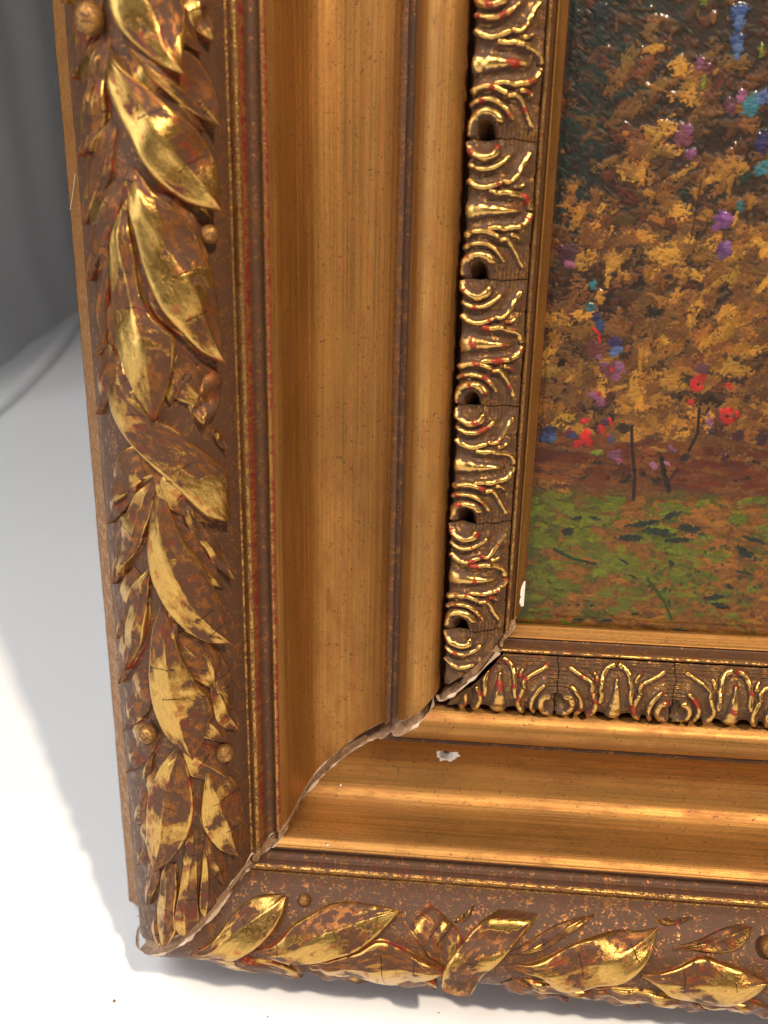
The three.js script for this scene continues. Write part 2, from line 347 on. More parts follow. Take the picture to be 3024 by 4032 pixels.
// the outline of the moulding's face, for the cut ends
const FACE = [...spline(PROF.back, 4), ...BEDS.filter((_, i) => i % 12 === 0), ...PROF.fillet, ...PROF.red, ...PROF.groove, ...PROF.fillet2, ...spline(PROF.cove, 4), ...PROF.step, ...PROF.gutter, ...spline(PROF.bead, 4), ...PROF.gap, ...STRIP.filter((_, i) => i % 10 === 0), ...PROF.hatchbead, ...PROF.channel, ...PROF.lip];
for (const s of ['L', 'B']) {
  const outline = [...FACE, [115, -0.6], [108, -0.6], [108, -9], [100, -17]].map(([u, z]) => new THREE.Vector2(u, z));
  const tri = THREE.ShapeUtils.triangulateShape(outline, []), p = [], uv = [], k = s === 'L' ? 1 : 2;
  for (const q of outline) { const w = Math.max(s === 'B' ? 8 : -99, q.x + (s === 'L' ? 0.4 : -1.05) + Math.max(0, jag(q.x, k))); p.push(...SIDES[s].at(q.x, w, q.y - 0.05)); uv.push(q.x / 40, q.y / 40); }
  const g = new THREE.BufferGeometry(); g.setAttribute('position', new THREE.Float32BufferAttribute(p, 3)); g.setAttribute('uv', new THREE.Float32BufferAttribute(uv, 2)); g.setIndex(tri.flat()); g.computeVertexNormals();
  mesh('cut_end', g, rawWood, rails[s]);
}
// old glue and filler that lies in the open joint, a little below the faces of the moulding
{
  const P = resample(FACE.slice(20), 260), nA = 10;
  const geo = gridGeo(P.length - 1, nA, (i, j) => {
    const [u, z] = P[i], t = j / nA, w = u - GAP * t + lerp(0.3, 0.3, t), dip = 0.9 + (1.3 + 2.2 * sstep(0.46, 0.66, fbm(u * 0.16 + 3, 1.5, 3)) + 5 * Math.exp(-Math.pow((u - 95) / 3, 2))) * Math.sin(Math.PI * clamp(t * 0.9 + 0.05, 0, 1)) * (0.6 + 0.8 * fbm(u * 0.5, t * 3, 3));
    const [a, c] = [P[Math.max(0, i - 2)], P[Math.min(P.length - 1, i + 2)]], l = Math.hypot(c[0] - a[0], c[1] - a[1]) || 1, nu = -(c[1] - a[1]) / l, nz = (c[0] - a[0]) / l;
    return [(u - nu * dip) * mm, (w - nu * dip) * mm, (z - nz * dip) * mm, u / 14, t / 4];
  });
  mesh('joint_filler', geo, rawWood, rails.L);
  // crumbly white ground along both torn edges
  for (const s of ['L', 'B']) {
    const N = 5, geo2 = gridGeo(P.length - 1, N, (i, j) => {
      const [u, z] = P[i], [a, b] = [P[Math.max(0, i - 1)], P[Math.min(P.length - 1, i + 1)]], l = Math.hypot(b[0] - a[0], b[1] - a[1]) || 1, nu = -(b[1] - a[1]) / l, nz = (b[0] - a[0]) / l;
      const k = s === 'L' ? 1 : 2, r = (s === 'L' ? 0.5 : 0.9) * Math.max(0.08, 2.6 * fbm(u * 0.55 + k * 9, 2 + k, 4) - 0.8), th = j / N * Math.PI;
      const w = u + (s === 'L' ? 0.15 : -1.3) + Math.max(0, jag(u, k)) - Math.cos(th) * r * 0.9, up = Math.sin(th) * r * 0.55 - 0.28;
      return [...SIDES[s].at(u + nu * up, w, z + nz * up), u / 10, j / N];
    }, s === 'B');
    mesh('torn_edge', geo2, s === 'L' ? gesso : gesso, rails[s]);
  }
}

// ------------------------------------------------------------------ laurel leaves, ribbons and berries on the outer border (arc position on the bed, place along the rail; mm)
// rail, kind, relief, gilding left, waviness, outer edge, midrib, inner edge
const LEAVES = [
  ['L', 'leaf', 3, 0.75, 0.3, [45.3, 255.8, 44.5, 250.9, 44.9, 248.3, 46.1, 244.4, 48.4, 241.2, 51.0, 238.7, 53.3, 236.8, 55.6, 235.9], [45.9, 255.7, 48.9, 251.4, 50.8, 248.2, 52.2, 245.0, 52.8, 241.7, 53.6, 239.4, 55.8, 235.9], [46.4, 255.7, 53.1, 252.5, 56.7, 250.1, 57.7, 247.7, 57.3, 244.5, 56.7, 240.7, 56.2, 237.7, 55.8, 235.9]],
  ['L', 'leaf', 1.5, 0.4, 0.3, [58.3, 253.2, 57.5, 249.7, 58.0, 247.8, 59.2, 245.9, 61.3, 244.1, 63.1, 243.1], [59.2, 253.4, 60.1, 250.8, 60.9, 248.3, 61.7, 246.1, 63.1, 243.1], [59.9, 253.6, 62.3, 251.8, 63.3, 248.8, 63.6, 245.7, 63.2, 243.2]],
  ['L', 'leaf', 2, 0.4, 0.3, [45.9, 242.1, 47.9, 239.1, 50.0, 236.5, 52.2, 234.1, 55.3, 231.3, 58.8, 229.6, 63.2, 227.6], [45.9, 242.3, 48.8, 239.3, 51.8, 236.1, 55.2, 233.8, 59.2, 232.1, 63.3, 227.7], [46.0, 242.7, 50.1, 240.4, 54.9, 240.9, 59.5, 240.3, 62.7, 236.8, 63.8, 231.3, 63.3, 227.8]],
  ['L', 'leaf', 3, 0.7, 0.3, [41.8, 240.3, 42.2, 236.0, 43.4, 232.1, 45.1, 227.7, 47.0, 224.3, 49.1, 219.8, 51.3, 216.5, 54.5, 213.8, 57.8, 212.0, 62.2, 211.4], [42.3, 240.8, 46.1, 236.5, 48.5, 231.9, 50.9, 226.3, 52.9, 222.8, 56.6, 218.3, 59.7, 214.4, 62.2, 211.4], [42.8, 241.2, 45.6, 238.1, 48.1, 235.4, 51.7, 232.3, 55.6, 228.9, 60.2, 225.5, 62.3, 221.1, 62.7, 216.7, 62.3, 211.9]],
  ['L', 'leaf', 1.9, 0.45, 0.3, [40.0, 241.1, 39.0, 236.4, 38.0, 232.1, 36.7, 227.7, 36.0, 222.6], [40.5, 241.0, 39.9, 235.7, 39.5, 231.6, 38.3, 227.0, 36.1, 222.5], [41.2, 240.9, 40.9, 235.9, 41.4, 231.8, 40.4, 227.4, 36.5, 222.4]],
  ['L', 'leaf', 1, 0.2, 0.3, [39.5, 224.6, 38.3, 221.9, 36.9, 218.5, 35.6, 213.2], [40.2, 224.6, 39.9, 220.3, 38.8, 216.6, 36.0, 213.0], [40.9, 224.6, 41.4, 221.7, 40.9, 217.4, 36.3, 213.0]],
  ['L', 'leaf', 2.6, 0.7, 0.3, [45.4, 218.7, 45.6, 211.7, 46.9, 206.5, 47.7, 200.8, 49.1, 195.4, 51.2, 190.5, 54.2, 186.4, 57.5, 182.7, 61.6, 180.2], [46.4, 218.7, 48.8, 211.8, 50.9, 206.0, 53.8, 200.1, 56.6, 194.2, 58.9, 187.8, 61.7, 180.3], [47.4, 218.7, 50.8, 214.1, 53.8, 212.0, 57.5, 207.7, 59.9, 202.3, 61.7, 196.7, 62.5, 191.6, 62.3, 185.7, 61.8, 180.5]],
  ['L', 'leaf', 2.4, 0.65, 0.3, [42.2, 211.8, 40.7, 205.5, 39.5, 199.7, 39.0, 194.4, 39.7, 188.7, 41.0, 183.0, 42.8, 178.6, 45.1, 173.5, 48.4, 168.2], [43.1, 211.8, 43.2, 207.3, 43.7, 201.3, 45.0, 195.3, 46.5, 188.5, 47.5, 182.8, 48.0, 176.4, 48.5, 168.3], [43.9, 211.7, 45.1, 207.3, 45.9, 201.4, 46.6, 195.3, 48.6, 190.5, 50.8, 187.7, 52.9, 185.5, 52.4, 179.7, 51.0, 174.5, 48.8, 168.3]],
  ['L', 'leaf', 1.5, 0.5, 0.3, [38.0, 191.8, 37.8, 188.6, 37.4, 184.7, 38.0, 179.4, 39.0, 174.9, 41.2, 171.4, 42.5, 169.1], [38.3, 191.8, 38.1, 185.4, 38.8, 180.2, 40.7, 176.1, 42.5, 169.1], [38.5, 191.8, 38.5, 185.4, 39.5, 181.2, 42.2, 177.5, 44.1, 174.4, 42.8, 169.3]],
  ['L', 'leaf', 1.9, 0.3, 0.3, [38.8, 210.3, 36.0, 201.2, 33.8, 191.6, 34.0, 186.7, 35.4, 183.0], [39.5, 210.3, 37.4, 201.2, 35.8, 191.7, 35.6, 183.1], [40.4, 210.3, 38.8, 198.1, 37.3, 188.5, 35.8, 183.1]],
  ['L', 'ribbon', 2.4, 0.55, 0.5, [38.0, 179.8, 36.3, 175.2, 36.3, 170.1, 39.4, 164.3, 43.7, 159.8, 47.0, 157.1, 50.1, 154.1, 53.2, 150.4, 57.0, 145.4, 62.8, 142.8], [39.5, 179.6, 40.5, 174.0, 45.1, 168.2, 48.9, 163.8, 52.5, 160.3, 55.8, 156.4, 59.4, 150.8, 62.8, 142.9], [42.8, 179.2, 45.5, 172.9, 48.6, 167.8, 51.7, 166.1, 55.5, 162.1, 59.4, 158.7, 62.6, 155.3, 63.4, 151.1, 63.2, 143.0]],
  ['L', 'ribbon', 1.6, 0.35, 0.3, [52.2, 171.5, 53.9, 172.7, 55.2, 171.3, 56.2, 168.2, 58.0, 165.5], [57.5, 179.4, 58.3, 175.4, 58.1, 172.0, 58.1, 165.5], [58.6, 180.0, 63.3, 176.8, 63.1, 172.9, 61.3, 169.3, 58.3, 165.5]],
  ['L', 'ribbon', 1.8, 0.4, 0.3, [45.9, 161.7, 39.7, 160.8, 36.0, 156.5, 34.2, 151.0, 33.6, 145.6], [46.9, 159.1, 42.6, 157.1, 38.8, 152.8, 34.0, 145.7], [48.1, 155.4, 45.3, 154.3, 41.2, 151.1, 34.2, 145.8]],
  ['L', 'leaf', 1.2, 0.4, 0.3, [60.4, 164.6, 60.8, 163.1, 61.7, 161.2, 63.4, 159.7], [60.9, 164.9, 61.6, 163.0, 63.4, 159.8], [61.8, 164.7, 63.2, 162.8, 63.6, 159.8]],
  ['L', 'leaf', 1.6, 0.45, 0.3, [45.6, 153.3, 40.5, 149.2, 37.3, 143.6, 34.4, 135.3, 33.4, 131.1, 33.6, 128.0], [46.4, 153.1, 43.7, 148.0, 41.2, 140.9, 37.8, 134.3, 33.8, 128.2], [47.2, 152.8, 45.6, 145.4, 43.8, 140.7, 41.2, 136.4, 34.4, 128.4]],
  ['L', 'leaf', 2.8, 0.5, 0.15, [47.4, 152.5, 45.9, 144.8, 44.8, 137.9, 45.6, 131.4, 47.0, 127.0, 48.8, 122.6, 51.2, 118.7, 54.3, 115.4, 57.5, 113.3, 60.9, 112.8], [48.1, 152.5, 48.0, 143.9, 49.5, 134.1, 52.4, 125.9, 55.9, 118.9, 61.0, 112.9], [48.9, 152.6, 50.4, 146.5, 52.9, 139.8, 55.9, 134.4, 58.1, 128.5, 60.4, 122.8, 60.9, 117.8, 61.2, 113.1]],
  ['L', 'leaf', 1.6, 0.5, 0.3, [52.4, 149.6, 52.9, 145.6, 54.2, 141.8, 56.7, 137.6, 58.8, 133.3, 63.6, 127.7], [52.9, 149.6, 54.7, 143.6, 57.8, 137.7, 60.8, 133.2, 63.7, 127.7], [53.5, 149.5, 57.3, 142.3, 60.9, 137.0, 62.7, 132.7, 63.8, 127.8]],
  ['L', 'leaf', 1.8, 0.5, 0.3, [43.8, 132.5, 38.3, 126.8, 36.9, 122.3, 35.2, 115.7, 33.0, 108.6, 34.4, 103.1], [44.1, 132.5, 41.7, 125.8, 40.0, 119.0, 38.1, 112.7, 34.8, 103.3], [44.4, 132.2, 43.2, 124.3, 42.5, 118.2, 40.4, 112.3, 35.0, 103.4]],
  ['L', 'leaf', 2.6, 0.6, 0.15, [46.3, 123.2, 44.1, 115.6, 43.1, 109.2, 42.9, 103.8, 43.8, 97.9, 45.6, 92.5, 47.7, 88.8, 51.7, 83.6], [47.4, 123.4, 47.7, 114.4, 47.9, 108.4, 48.2, 103.1, 49.0, 97.0, 49.9, 91.0, 51.8, 83.7], [48.4, 123.5, 49.7, 115.3, 51.0, 110.4, 52.7, 106.6, 54.3, 102.5, 56.6, 98.2, 56.2, 93.4, 54.7, 88.8, 52.0, 83.7]],
  ['L', 'leaf', 1.6, 0.6, 0.3, [55.6, 111.9, 56.1, 106.9, 57.0, 102.4, 57.0, 96.5, 57.7, 91.8, 60.5, 88.2, 63.1, 87.0], [55.9, 111.8, 57.3, 106.4, 58.3, 100.7, 60.1, 94.5, 63.2, 87.1], [56.2, 111.7, 57.2, 107.3, 58.3, 101.9, 60.6, 97.5, 62.6, 93.8, 63.8, 90.4, 63.3, 87.3]],
  ['L', 'leaf', 2.6, 0.6, 0.1, [48.5, 85.5, 44.9, 81.0, 41.7, 74.4, 39.2, 67.7, 38.5, 60.8, 39.0, 52.0, 41.5, 47.7], [49.1, 85.5, 47.5, 80.1, 46.2, 73.9, 45.0, 66.7, 44.1, 59.4, 41.8, 48.0], [49.6, 85.5, 50.6, 81.0, 51.3, 76.5, 51.7, 69.7, 51.0, 63.9, 49.1, 58.5, 46.0, 52.6, 42.2, 48.2]],
  ['L', 'leaf', 2, 0.6, 0.1, [55.0, 79.9, 54.5, 75.7, 53.6, 70.6, 53.1, 64.8, 54.3, 59.3, 57.0, 53.7, 61.2, 50.0], [55.5, 79.7, 56.1, 71.4, 57.8, 65.1, 59.5, 58.6, 61.4, 50.0], [56.2, 79.4, 59.5, 76.2, 62.5, 72.4, 64.3, 66.3, 64.3, 59.1, 63.8, 53.1, 61.7, 50.0]],
  ['L', 'leaf', 1.2, 0.2, 0.3, [41.4, 84.9, 38.1, 77.2, 36.3, 72.6, 34.4, 65.9, 32.4, 55.8], [41.4, 84.5, 38.3, 74.6, 36.5, 67.1, 32.8, 56.1], [41.8, 84.3, 40.0, 75.5, 38.1, 65.7, 33.4, 56.4]],
  ['L', 'leaf', 1.2, 0.3, 0.3, [38.8, 51.4, 34.6, 42.7, 32.8, 36.4, 34.0, 30.5], [39.9, 52.0, 37.4, 44.2, 36.5, 39.0, 34.4, 30.9], [41.0, 51.7, 40.7, 46.2, 39.4, 40.4, 35.0, 31.3]],
  ['L', 'leaf', 1, 0.4, 0.3, [40.0, 104.5, 36.3, 98.3, 33.0, 91.1, 33.2, 86.7], [40.2, 104.1, 37.4, 97.9, 35.0, 91.6, 33.4, 86.9], [40.5, 103.8, 38.7, 97.2, 36.3, 91.8, 33.8, 87.1]],
  ['L', 'leaf', 1.7, 0.45, 0.1, [49.9, 57.3, 48.3, 49.7, 47.1, 42.2, 45.9, 36.2, 45.6, 32.1, 46.4, 29.4, 48.4, 28.4], [50.8, 57.2, 49.6, 48.3, 48.6, 39.5, 48.3, 33.5, 48.5, 28.5], [51.7, 57.0, 51.6, 49.5, 51.4, 44.1, 51.4, 38.3, 51.3, 32.3, 48.8, 28.6]],
  ['L', 'leaf', 1.6, 0.4, 0.1, [53.3, 56.6, 52.7, 49.6, 52.0, 43.1, 51.6, 37.2, 52.5, 34.5], [53.6, 56.4, 53.9, 48.2, 53.6, 41.5, 52.7, 34.4], [54.0, 56.3, 54.9, 47.8, 55.2, 41.8, 55.9, 37.4, 52.9, 34.3]],
  ['L', 'leaf', 1.6, 0.5, 0.1, [42.8, 49.0, 40.9, 44.1, 39.9, 37.5, 38.7, 30.6, 39.7, 23.6, 41.7, 21.8], [44.5, 49.8, 43.8, 43.7, 43.2, 37.5, 42.2, 29.3, 41.8, 22.0], [46.0, 50.0, 46.4, 45.8, 46.3, 40.9, 45.5, 34.6, 45.4, 28.5, 42.2, 22.2]],
  ['L', 'leaf', 1, 0.5, 0.1, [38.1, 32.3, 35.8, 26.4, 34.8, 22.6, 36.5, 19.7, 39.5, 19.6], [38.5, 32.6, 36.9, 26.3, 37.1, 22.2, 39.7, 19.8], [39.0, 32.9, 38.0, 27.1, 38.5, 23.3, 39.9, 20.1]],
  ['L', 'leaf', 1, 0.2, 0.3, [49.9, 61.7, 48.8, 56.1, 48.4, 50.0, 49.2, 45.2], [51.2, 61.6, 50.6, 54.6, 49.9, 49.0, 49.4, 45.3], [52.8, 61.2, 52.1, 54.3, 51.0, 47.9, 49.6, 45.3]],
  ['L', 'leaf', 1.6, 0.2, 0.3, [38.8, 243.9, 37.1, 238.8, 35.2, 232.4, 34.2, 228.0, 34.6, 221.8], [39.5, 243.8, 37.8, 238.1, 36.3, 232.0, 35.4, 227.3, 35.0, 221.9], [40.7, 243.6, 39.2, 238.5, 37.4, 231.9, 36.7, 227.7, 35.2, 221.9]],
  ['L', 'leaf', 1.3, 0.35, 0.3, [55.6, 111.4, 56.6, 106.2, 57.8, 102.4, 59.2, 96.8, 61.9, 90.5], [56.7, 111.4, 58.4, 106.4, 60.2, 100.7, 62.1, 90.6], [58.3, 111.8, 61.3, 107.4, 63.0, 101.7, 63.4, 95.1, 62.3, 90.5]],
  ['L', 'leaf', 1.2, 0.25, 0.3, [54.0, 58.9, 53.8, 53.3, 54.9, 47.6, 57.3, 42.8], [54.9, 58.5, 55.5, 52.1, 57.7, 42.9], [56.7, 56.7, 58.9, 50.2, 59.7, 45.4, 57.8, 42.8]],
  ['L', 'leaf', 1.2, 0.35, 0.3, [48.9, 125.0, 48.4, 120.3, 48.8, 116.4, 49.7, 113.2], [49.2, 125.0, 49.4, 120.3, 49.9, 113.3], [50.0, 124.9, 50.5, 120.3, 50.1, 113.6]],
  ['L', 'leaf', 1, 0.2, 0.3, [50.2, 179.7, 49.0, 177.1, 50.0, 174.5, 51.4, 171.5], [53.5, 182.9, 52.5, 178.7, 51.6, 171.6], [56.2, 181.5, 55.8, 177.9, 54.3, 175.0, 51.7, 171.6]],
  ['L', 'leaf', 1, 0.2, 0.3, [45.4, 219.3, 44.1, 216.5, 43.8, 213.0, 45.0, 209.5], [46.1, 219.3, 45.5, 215.9, 45.4, 209.6], [46.9, 219.3, 47.5, 216.4, 47.9, 213.3, 45.6, 209.6]],
  ['B', 'leaf', 1.1, 0.25, 0.3, [63.2, 153.5, 62.5, 156.3, 63.3, 160.0, 64.7, 162.7], [63.6, 153.5, 63.3, 157.1, 64.8, 162.8], [63.8, 153.5, 64.3, 157.2, 64.9, 162.6]],
  ['B', 'leaf', 1, 0.2, 0.3, [50.2, 54.6, 52.9, 59.8, 55.5, 65.3, 58.0, 69.9], [50.6, 54.6, 54.2, 60.1, 58.1, 70.0], [50.9, 54.6, 55.6, 59.5, 58.8, 64.9, 58.3, 69.7]],
  ['B', 'leaf', 2, 0.65, 0.3, [41.4, 28.5, 43.2, 38.2, 47.1, 44.2, 50.9, 49.6, 54.9, 53.0, 58.6, 54.8, 62.1, 55.1], [43.2, 29.3, 49.7, 38.1, 54.7, 44.7, 58.1, 50.5, 62.2, 55.1], [44.9, 30.1, 50.8, 36.4, 56.1, 40.4, 60.1, 43.9, 62.1, 47.8, 62.6, 52.3, 62.3, 54.9]],
  ['B', 'leaf', 2.4, 0.6, 0.3, [47.3, 47.1, 45.5, 55.3, 47.1, 63.6, 49.1, 69.8, 50.6, 74.2, 53.5, 78.5, 56.4, 81.9, 59.1, 84.5, 60.8, 86.1], [47.5, 47.1, 49.2, 55.9, 52.5, 62.7, 55.3, 69.0, 57.5, 75.7, 60.9, 86.1], [47.9, 47.2, 51.2, 53.3, 55.6, 57.5, 57.8, 60.9, 60.9, 66.3, 61.8, 69.5, 62.2, 73.2, 61.8, 79.4, 61.0, 85.9]],
  ['B', 'leaf', 1.8, 0.6, 0.3, [40.4, 62.7, 29.6, 71.6, 29.6, 82.1, 36.7, 89.3, 44.6, 94.2, 48.0, 98.0], [43.1, 62.9, 45.9, 76.3, 47.2, 86.4, 48.1, 98.0], [44.9, 63.1, 49.9, 74.2, 53.5, 80.1, 52.9, 85.0, 50.9, 90.3, 48.2, 97.8]],
  ['B', 'leaf', 1.2, 0.6, 0.3, [29.6, 87.7, 29.8, 91.1, 29.6, 94.4, 37.4, 96.7], [32.6, 84.3, 32.6, 91.0, 38.1, 96.7], [34.4, 83.4, 38.7, 90.1, 39.7, 96.3]],
  ['B', 'ribbon', 1.2, 0.35, 0.3, [58.3, 86.6, 54.6, 90.5, 50.6, 94.7, 47.7, 98.9], [61.2, 90.1, 57.2, 94.0, 54.0, 97.7, 51.4, 100.3], [63.6, 93.4, 60.8, 97.4, 58.0, 100.9, 55.3, 102.9]],
  ['B', 'ribbon', 2.2, 0.6, 0.4, [63.4, 112.4, 58.9, 106.4, 55.0, 102.9, 51.3, 99.5, 48.1, 98.1, 40.7, 97.7], [63.3, 117.6, 58.9, 113.2, 54.5, 108.9, 50.4, 105.1, 46.1, 102.6, 39.5, 101.7], [63.0, 123.0, 59.8, 120.4, 54.9, 116.0, 50.1, 111.5, 46.2, 108.2, 40.2, 106.2]],
  ['B', 'leaf', 1, 0.3, 0.3, [59.8, 100.7, 60.9, 101.9, 62.1, 103.9, 63.7, 105.5], [59.4, 100.5, 60.2, 102.3, 61.7, 104.3, 63.9, 105.6], [59.1, 100.5, 59.5, 102.7, 61.4, 104.7, 63.9, 105.6]],
  ['B', 'leaf', 2.4, 0.6, 0.3, [48.5, 114.8, 48.2, 123.6, 44.4, 128.8, 44.4, 133.9, 46.9, 137.9, 48.8, 143.7, 51.8, 148.1, 55.2, 151.0, 58.8, 152.4, 61.4, 153.0], [49.2, 114.7, 49.4, 126.7, 51.7, 133.8, 54.7, 142.7, 58.0, 148.6, 61.6, 153.0], [49.9, 114.7, 51.3, 121.2, 53.8, 126.5, 56.6, 132.0, 58.8, 138.2, 60.4, 143.0, 60.8, 148.9, 61.7, 152.9]],
  ['B', 'leaf', 1.6, 0.4, 0.3, [52.4, 115.6, 53.9, 121.1, 55.2, 125.0, 57.8, 129.1, 60.6, 133.6, 63.3, 137.2], [52.9, 115.6, 55.3, 122.1, 58.6, 127.6, 61.6, 132.9, 63.6, 137.2], [53.5, 115.6, 55.9, 119.6, 59.1, 124.7, 61.3, 128.8, 63.1, 134.4, 63.7, 137.1]],
  ['B', 'leaf', 2.3, 0.6, 0.3, [49.5, 149.3, 48.2, 153.8, 44.5, 158.1, 42.3, 165.9, 43.1, 171.0, 47.0, 174.6, 50.1, 178.2, 52.0, 179.9], [49.9, 149.3, 49.4, 158.9, 50.1, 167.7, 52.1, 180.0], [50.4, 149.3, 52.5, 157.0, 55.3, 162.4, 55.9, 165.2, 55.0, 169.4, 54.0, 174.6, 52.2, 179.8]],
  ['B', 'leaf', 1.6, 0.4, 0.3, [56.6, 157.1, 57.2, 162.5, 57.0, 167.1, 57.8, 172.5, 60.9, 176.5, 63.1, 177.7], [57.0, 157.2, 58.4, 163.7, 60.4, 170.0, 63.4, 177.8], [57.5, 157.2, 59.7, 163.9, 62.2, 169.2, 63.4, 172.3, 64.1, 175.3, 63.7, 177.6]],
  ['B', 'leaf', 1.2, 0.5, 0.3, [41.4, 119.9, 29.6, 128.5, 29.6, 135.3, 42.0, 136.4], [43.5, 119.7, 39.7, 128.3, 42.3, 136.3], [45.5, 119.5, 43.7, 129.2, 42.8, 136.0]],
  ['B', 'leaf', 1.4, 0.6, 0.3, [41.2, 137.0, 29.6, 147.3, 29.6, 154.7, 29.4, 160.1, 41.4, 160.4], [42.9, 136.7, 39.9, 148.3, 41.8, 160.2], [44.2, 136.5, 45.0, 147.2, 44.2, 153.9, 42.5, 159.9]],
  ['B', 'leaf', 1.2, 0.5, 0.3, [38.1, 162.7, 29.6, 167.8, 29.4, 175.2, 29.6, 178.0, 42.5, 178.2], [39.9, 162.2, 39.7, 170.2, 42.8, 178.1], [40.9, 161.9, 42.5, 169.4, 43.5, 177.7]],
  ['B', 'leaf', 1.2, 0.6, 0.3, [29.6, 36.8, 29.6, 43.3, 29.6, 47.6, 29.8, 52.1, 29.6, 56.3, 29.4, 58.4], [33.3, 32.5, 36.9, 45.6, 37.8, 58.7], [41.0, 33.6, 43.2, 46.6, 42.8, 54.1, 39.0, 58.6]],
  ['B', 'leaf', 1, 0.6, 0.3, [42.5, 60.4, 29.4, 66.8, 29.6, 75.4, 29.6, 79.6], [43.5, 60.5, 41.4, 68.2, 38.1, 79.7], [44.5, 60.6, 44.6, 68.4, 42.9, 79.9]],
];
const pairs = (f) => { const o = []; for (let i = 0; i < f.length; i += 2) o.push([f[i], f[i + 1]]); return o; };
function leafGeo(side, kind, relief, wave, L, Mi, R, cell, fr, ph) {
  const S = SIDES[side], NS = 30, NA = 14, l = resample(spline(pairs(L), 8), NS), m = resample(spline(pairs(Mi), 8), NS), r = resample(spline(pairs(R), 8), NS);
  relief *= 1.35; const tw = (rnd() - 0.5) * 0.5, ribbon = kind === 'ribbon';
  const cx = cell % CELLS, cy = Math.floor(cell / CELLS);
  const spot = (s, a) => {                               // s 0..NS, a -1..1 -> arc, along
    const p = m[s], q = a < 0 ? l[s] : r[s], t = Math.abs(a); return [lerp(p[0], q[0], t), lerp(p[1], q[1], t)];
  };
  const place = (arc, w, h) => { const [u, z, nu, nz] = bedAt(arc); const ww = Math.max(w, u + nu * h + 0.35); return S.at(u + nu * h, ww, z + nz * h); };
  const rise = (s, a) => {
    const t = s / NS, e = Math.abs(a), base = sstep(0, 0.14, t);
    let h = relief * (0.42 + 0.58 * Math.pow(t, 0.8)) * (0.25 + 0.75 * base);
    if (ribbon) h += 0.35 * Math.sin(t * 3.14 * 2.2 + ph) - 0.25 * e * e;
    else h += (0.62 * Math.pow(1 - e, 1.6) + 0.34 * e * e * e - 0.28) * base * Math.min(1.4, relief * 0.6) + tw * a;
    h += wave * 1.6 * Math.sin(t * 6.283 * fr + ph + a * 0.9) * base * Math.min(1, relief * 0.5);
    h += 0.12 * (fbm(t * 7 + cell * 3, a * 1.6 + cell, 2) - 0.5);
    return Math.max(h, 0.12);
  };
  const round = (a) => { const e = clamp((Math.abs(a) - 0.72) / 0.28, 0, 1); return 0.5 + 0.5 * Math.sqrt(Math.max(0, 1 - e * e)); };
  const uvOf = (s, a) => [(cx + 0.5 + 0.5 * a / 1.12) / CELLS, (cy + clamp(s / NS, 0.01, 0.99)) / CELLS];
  const cols = [-1, -0.985, -0.95, -0.89]; for (let i = 1; i < NA; i++) cols.push(-0.89 + 1.78 * i / NA); cols.push(0.89, 0.95, 0.985, 1);
  const top = gridGeo(cols.length - 1, NS, (i, j) => {
    const a = cols[i], [arc, w] = spot(j, a); const h = rise(j, a) * round(a);
    return [...place(arc, w, h), ...uvOf(j, a)];
  }, !S.flip);
  // the rim: down both sides and round the tip to the bed
  const ring = []; for (let j = 0; j <= NS; j++) ring.push([j, -1]); for (let i = 1; i < 8; i++) ring.push([NS, -1 + i / 4]); for (let j = NS; j >= 0; j--) ring.push([j, 1]);
  const rim = gridGeo(ring.length - 1, 3, (i, j) => {
    const [s, a] = ring[i], [arc, w] = spot(s, a), h0 = rise(s, a) * round(a), h = [h0, h0 * 0.55, 0.12, -0.25][j];
    const [ma, mw] = m[s], under = [0, 0.03, 0.0, -0.16][j];                              // undercut a little, then runs out into the bed
    const uv = uvOf(s, a * 1.1); return [...place(lerp(arc, ma, under), lerp(w, mw, under), h), ...uv];
  }, S.flip);
  return mergeGeometries([top, rim]);
}
function putLeaf(side, kind, relief, gold, wave, L, Mi, R, cell, paint) {
  const l = resample(pairs(L), 8), r = resample(pairs(R), 8), len = arcs(pairs(Mi)).at(-1), half = Math.hypot(l[4][0] - r[4][0], l[4][1] - r[4][1]) / 2;
  const fr = 1.3 + (cell * 0.618 % 1) * 1.5, ph = cell * 1.9;
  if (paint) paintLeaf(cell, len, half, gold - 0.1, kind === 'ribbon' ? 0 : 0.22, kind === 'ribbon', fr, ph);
  mesh(kind === 'ribbon' ? 'ribbon' : 'leaf', leafGeo(side, kind, relief, wave, L, Mi, R, cell, fr, ph), leafMat, rails[side]);
}
LEAVES.forEach(([side, kind, relief, gold, wave, L, Mi, R], i) => putLeaf(side, kind, relief, gold, wave, L, Mi, R, i, true));
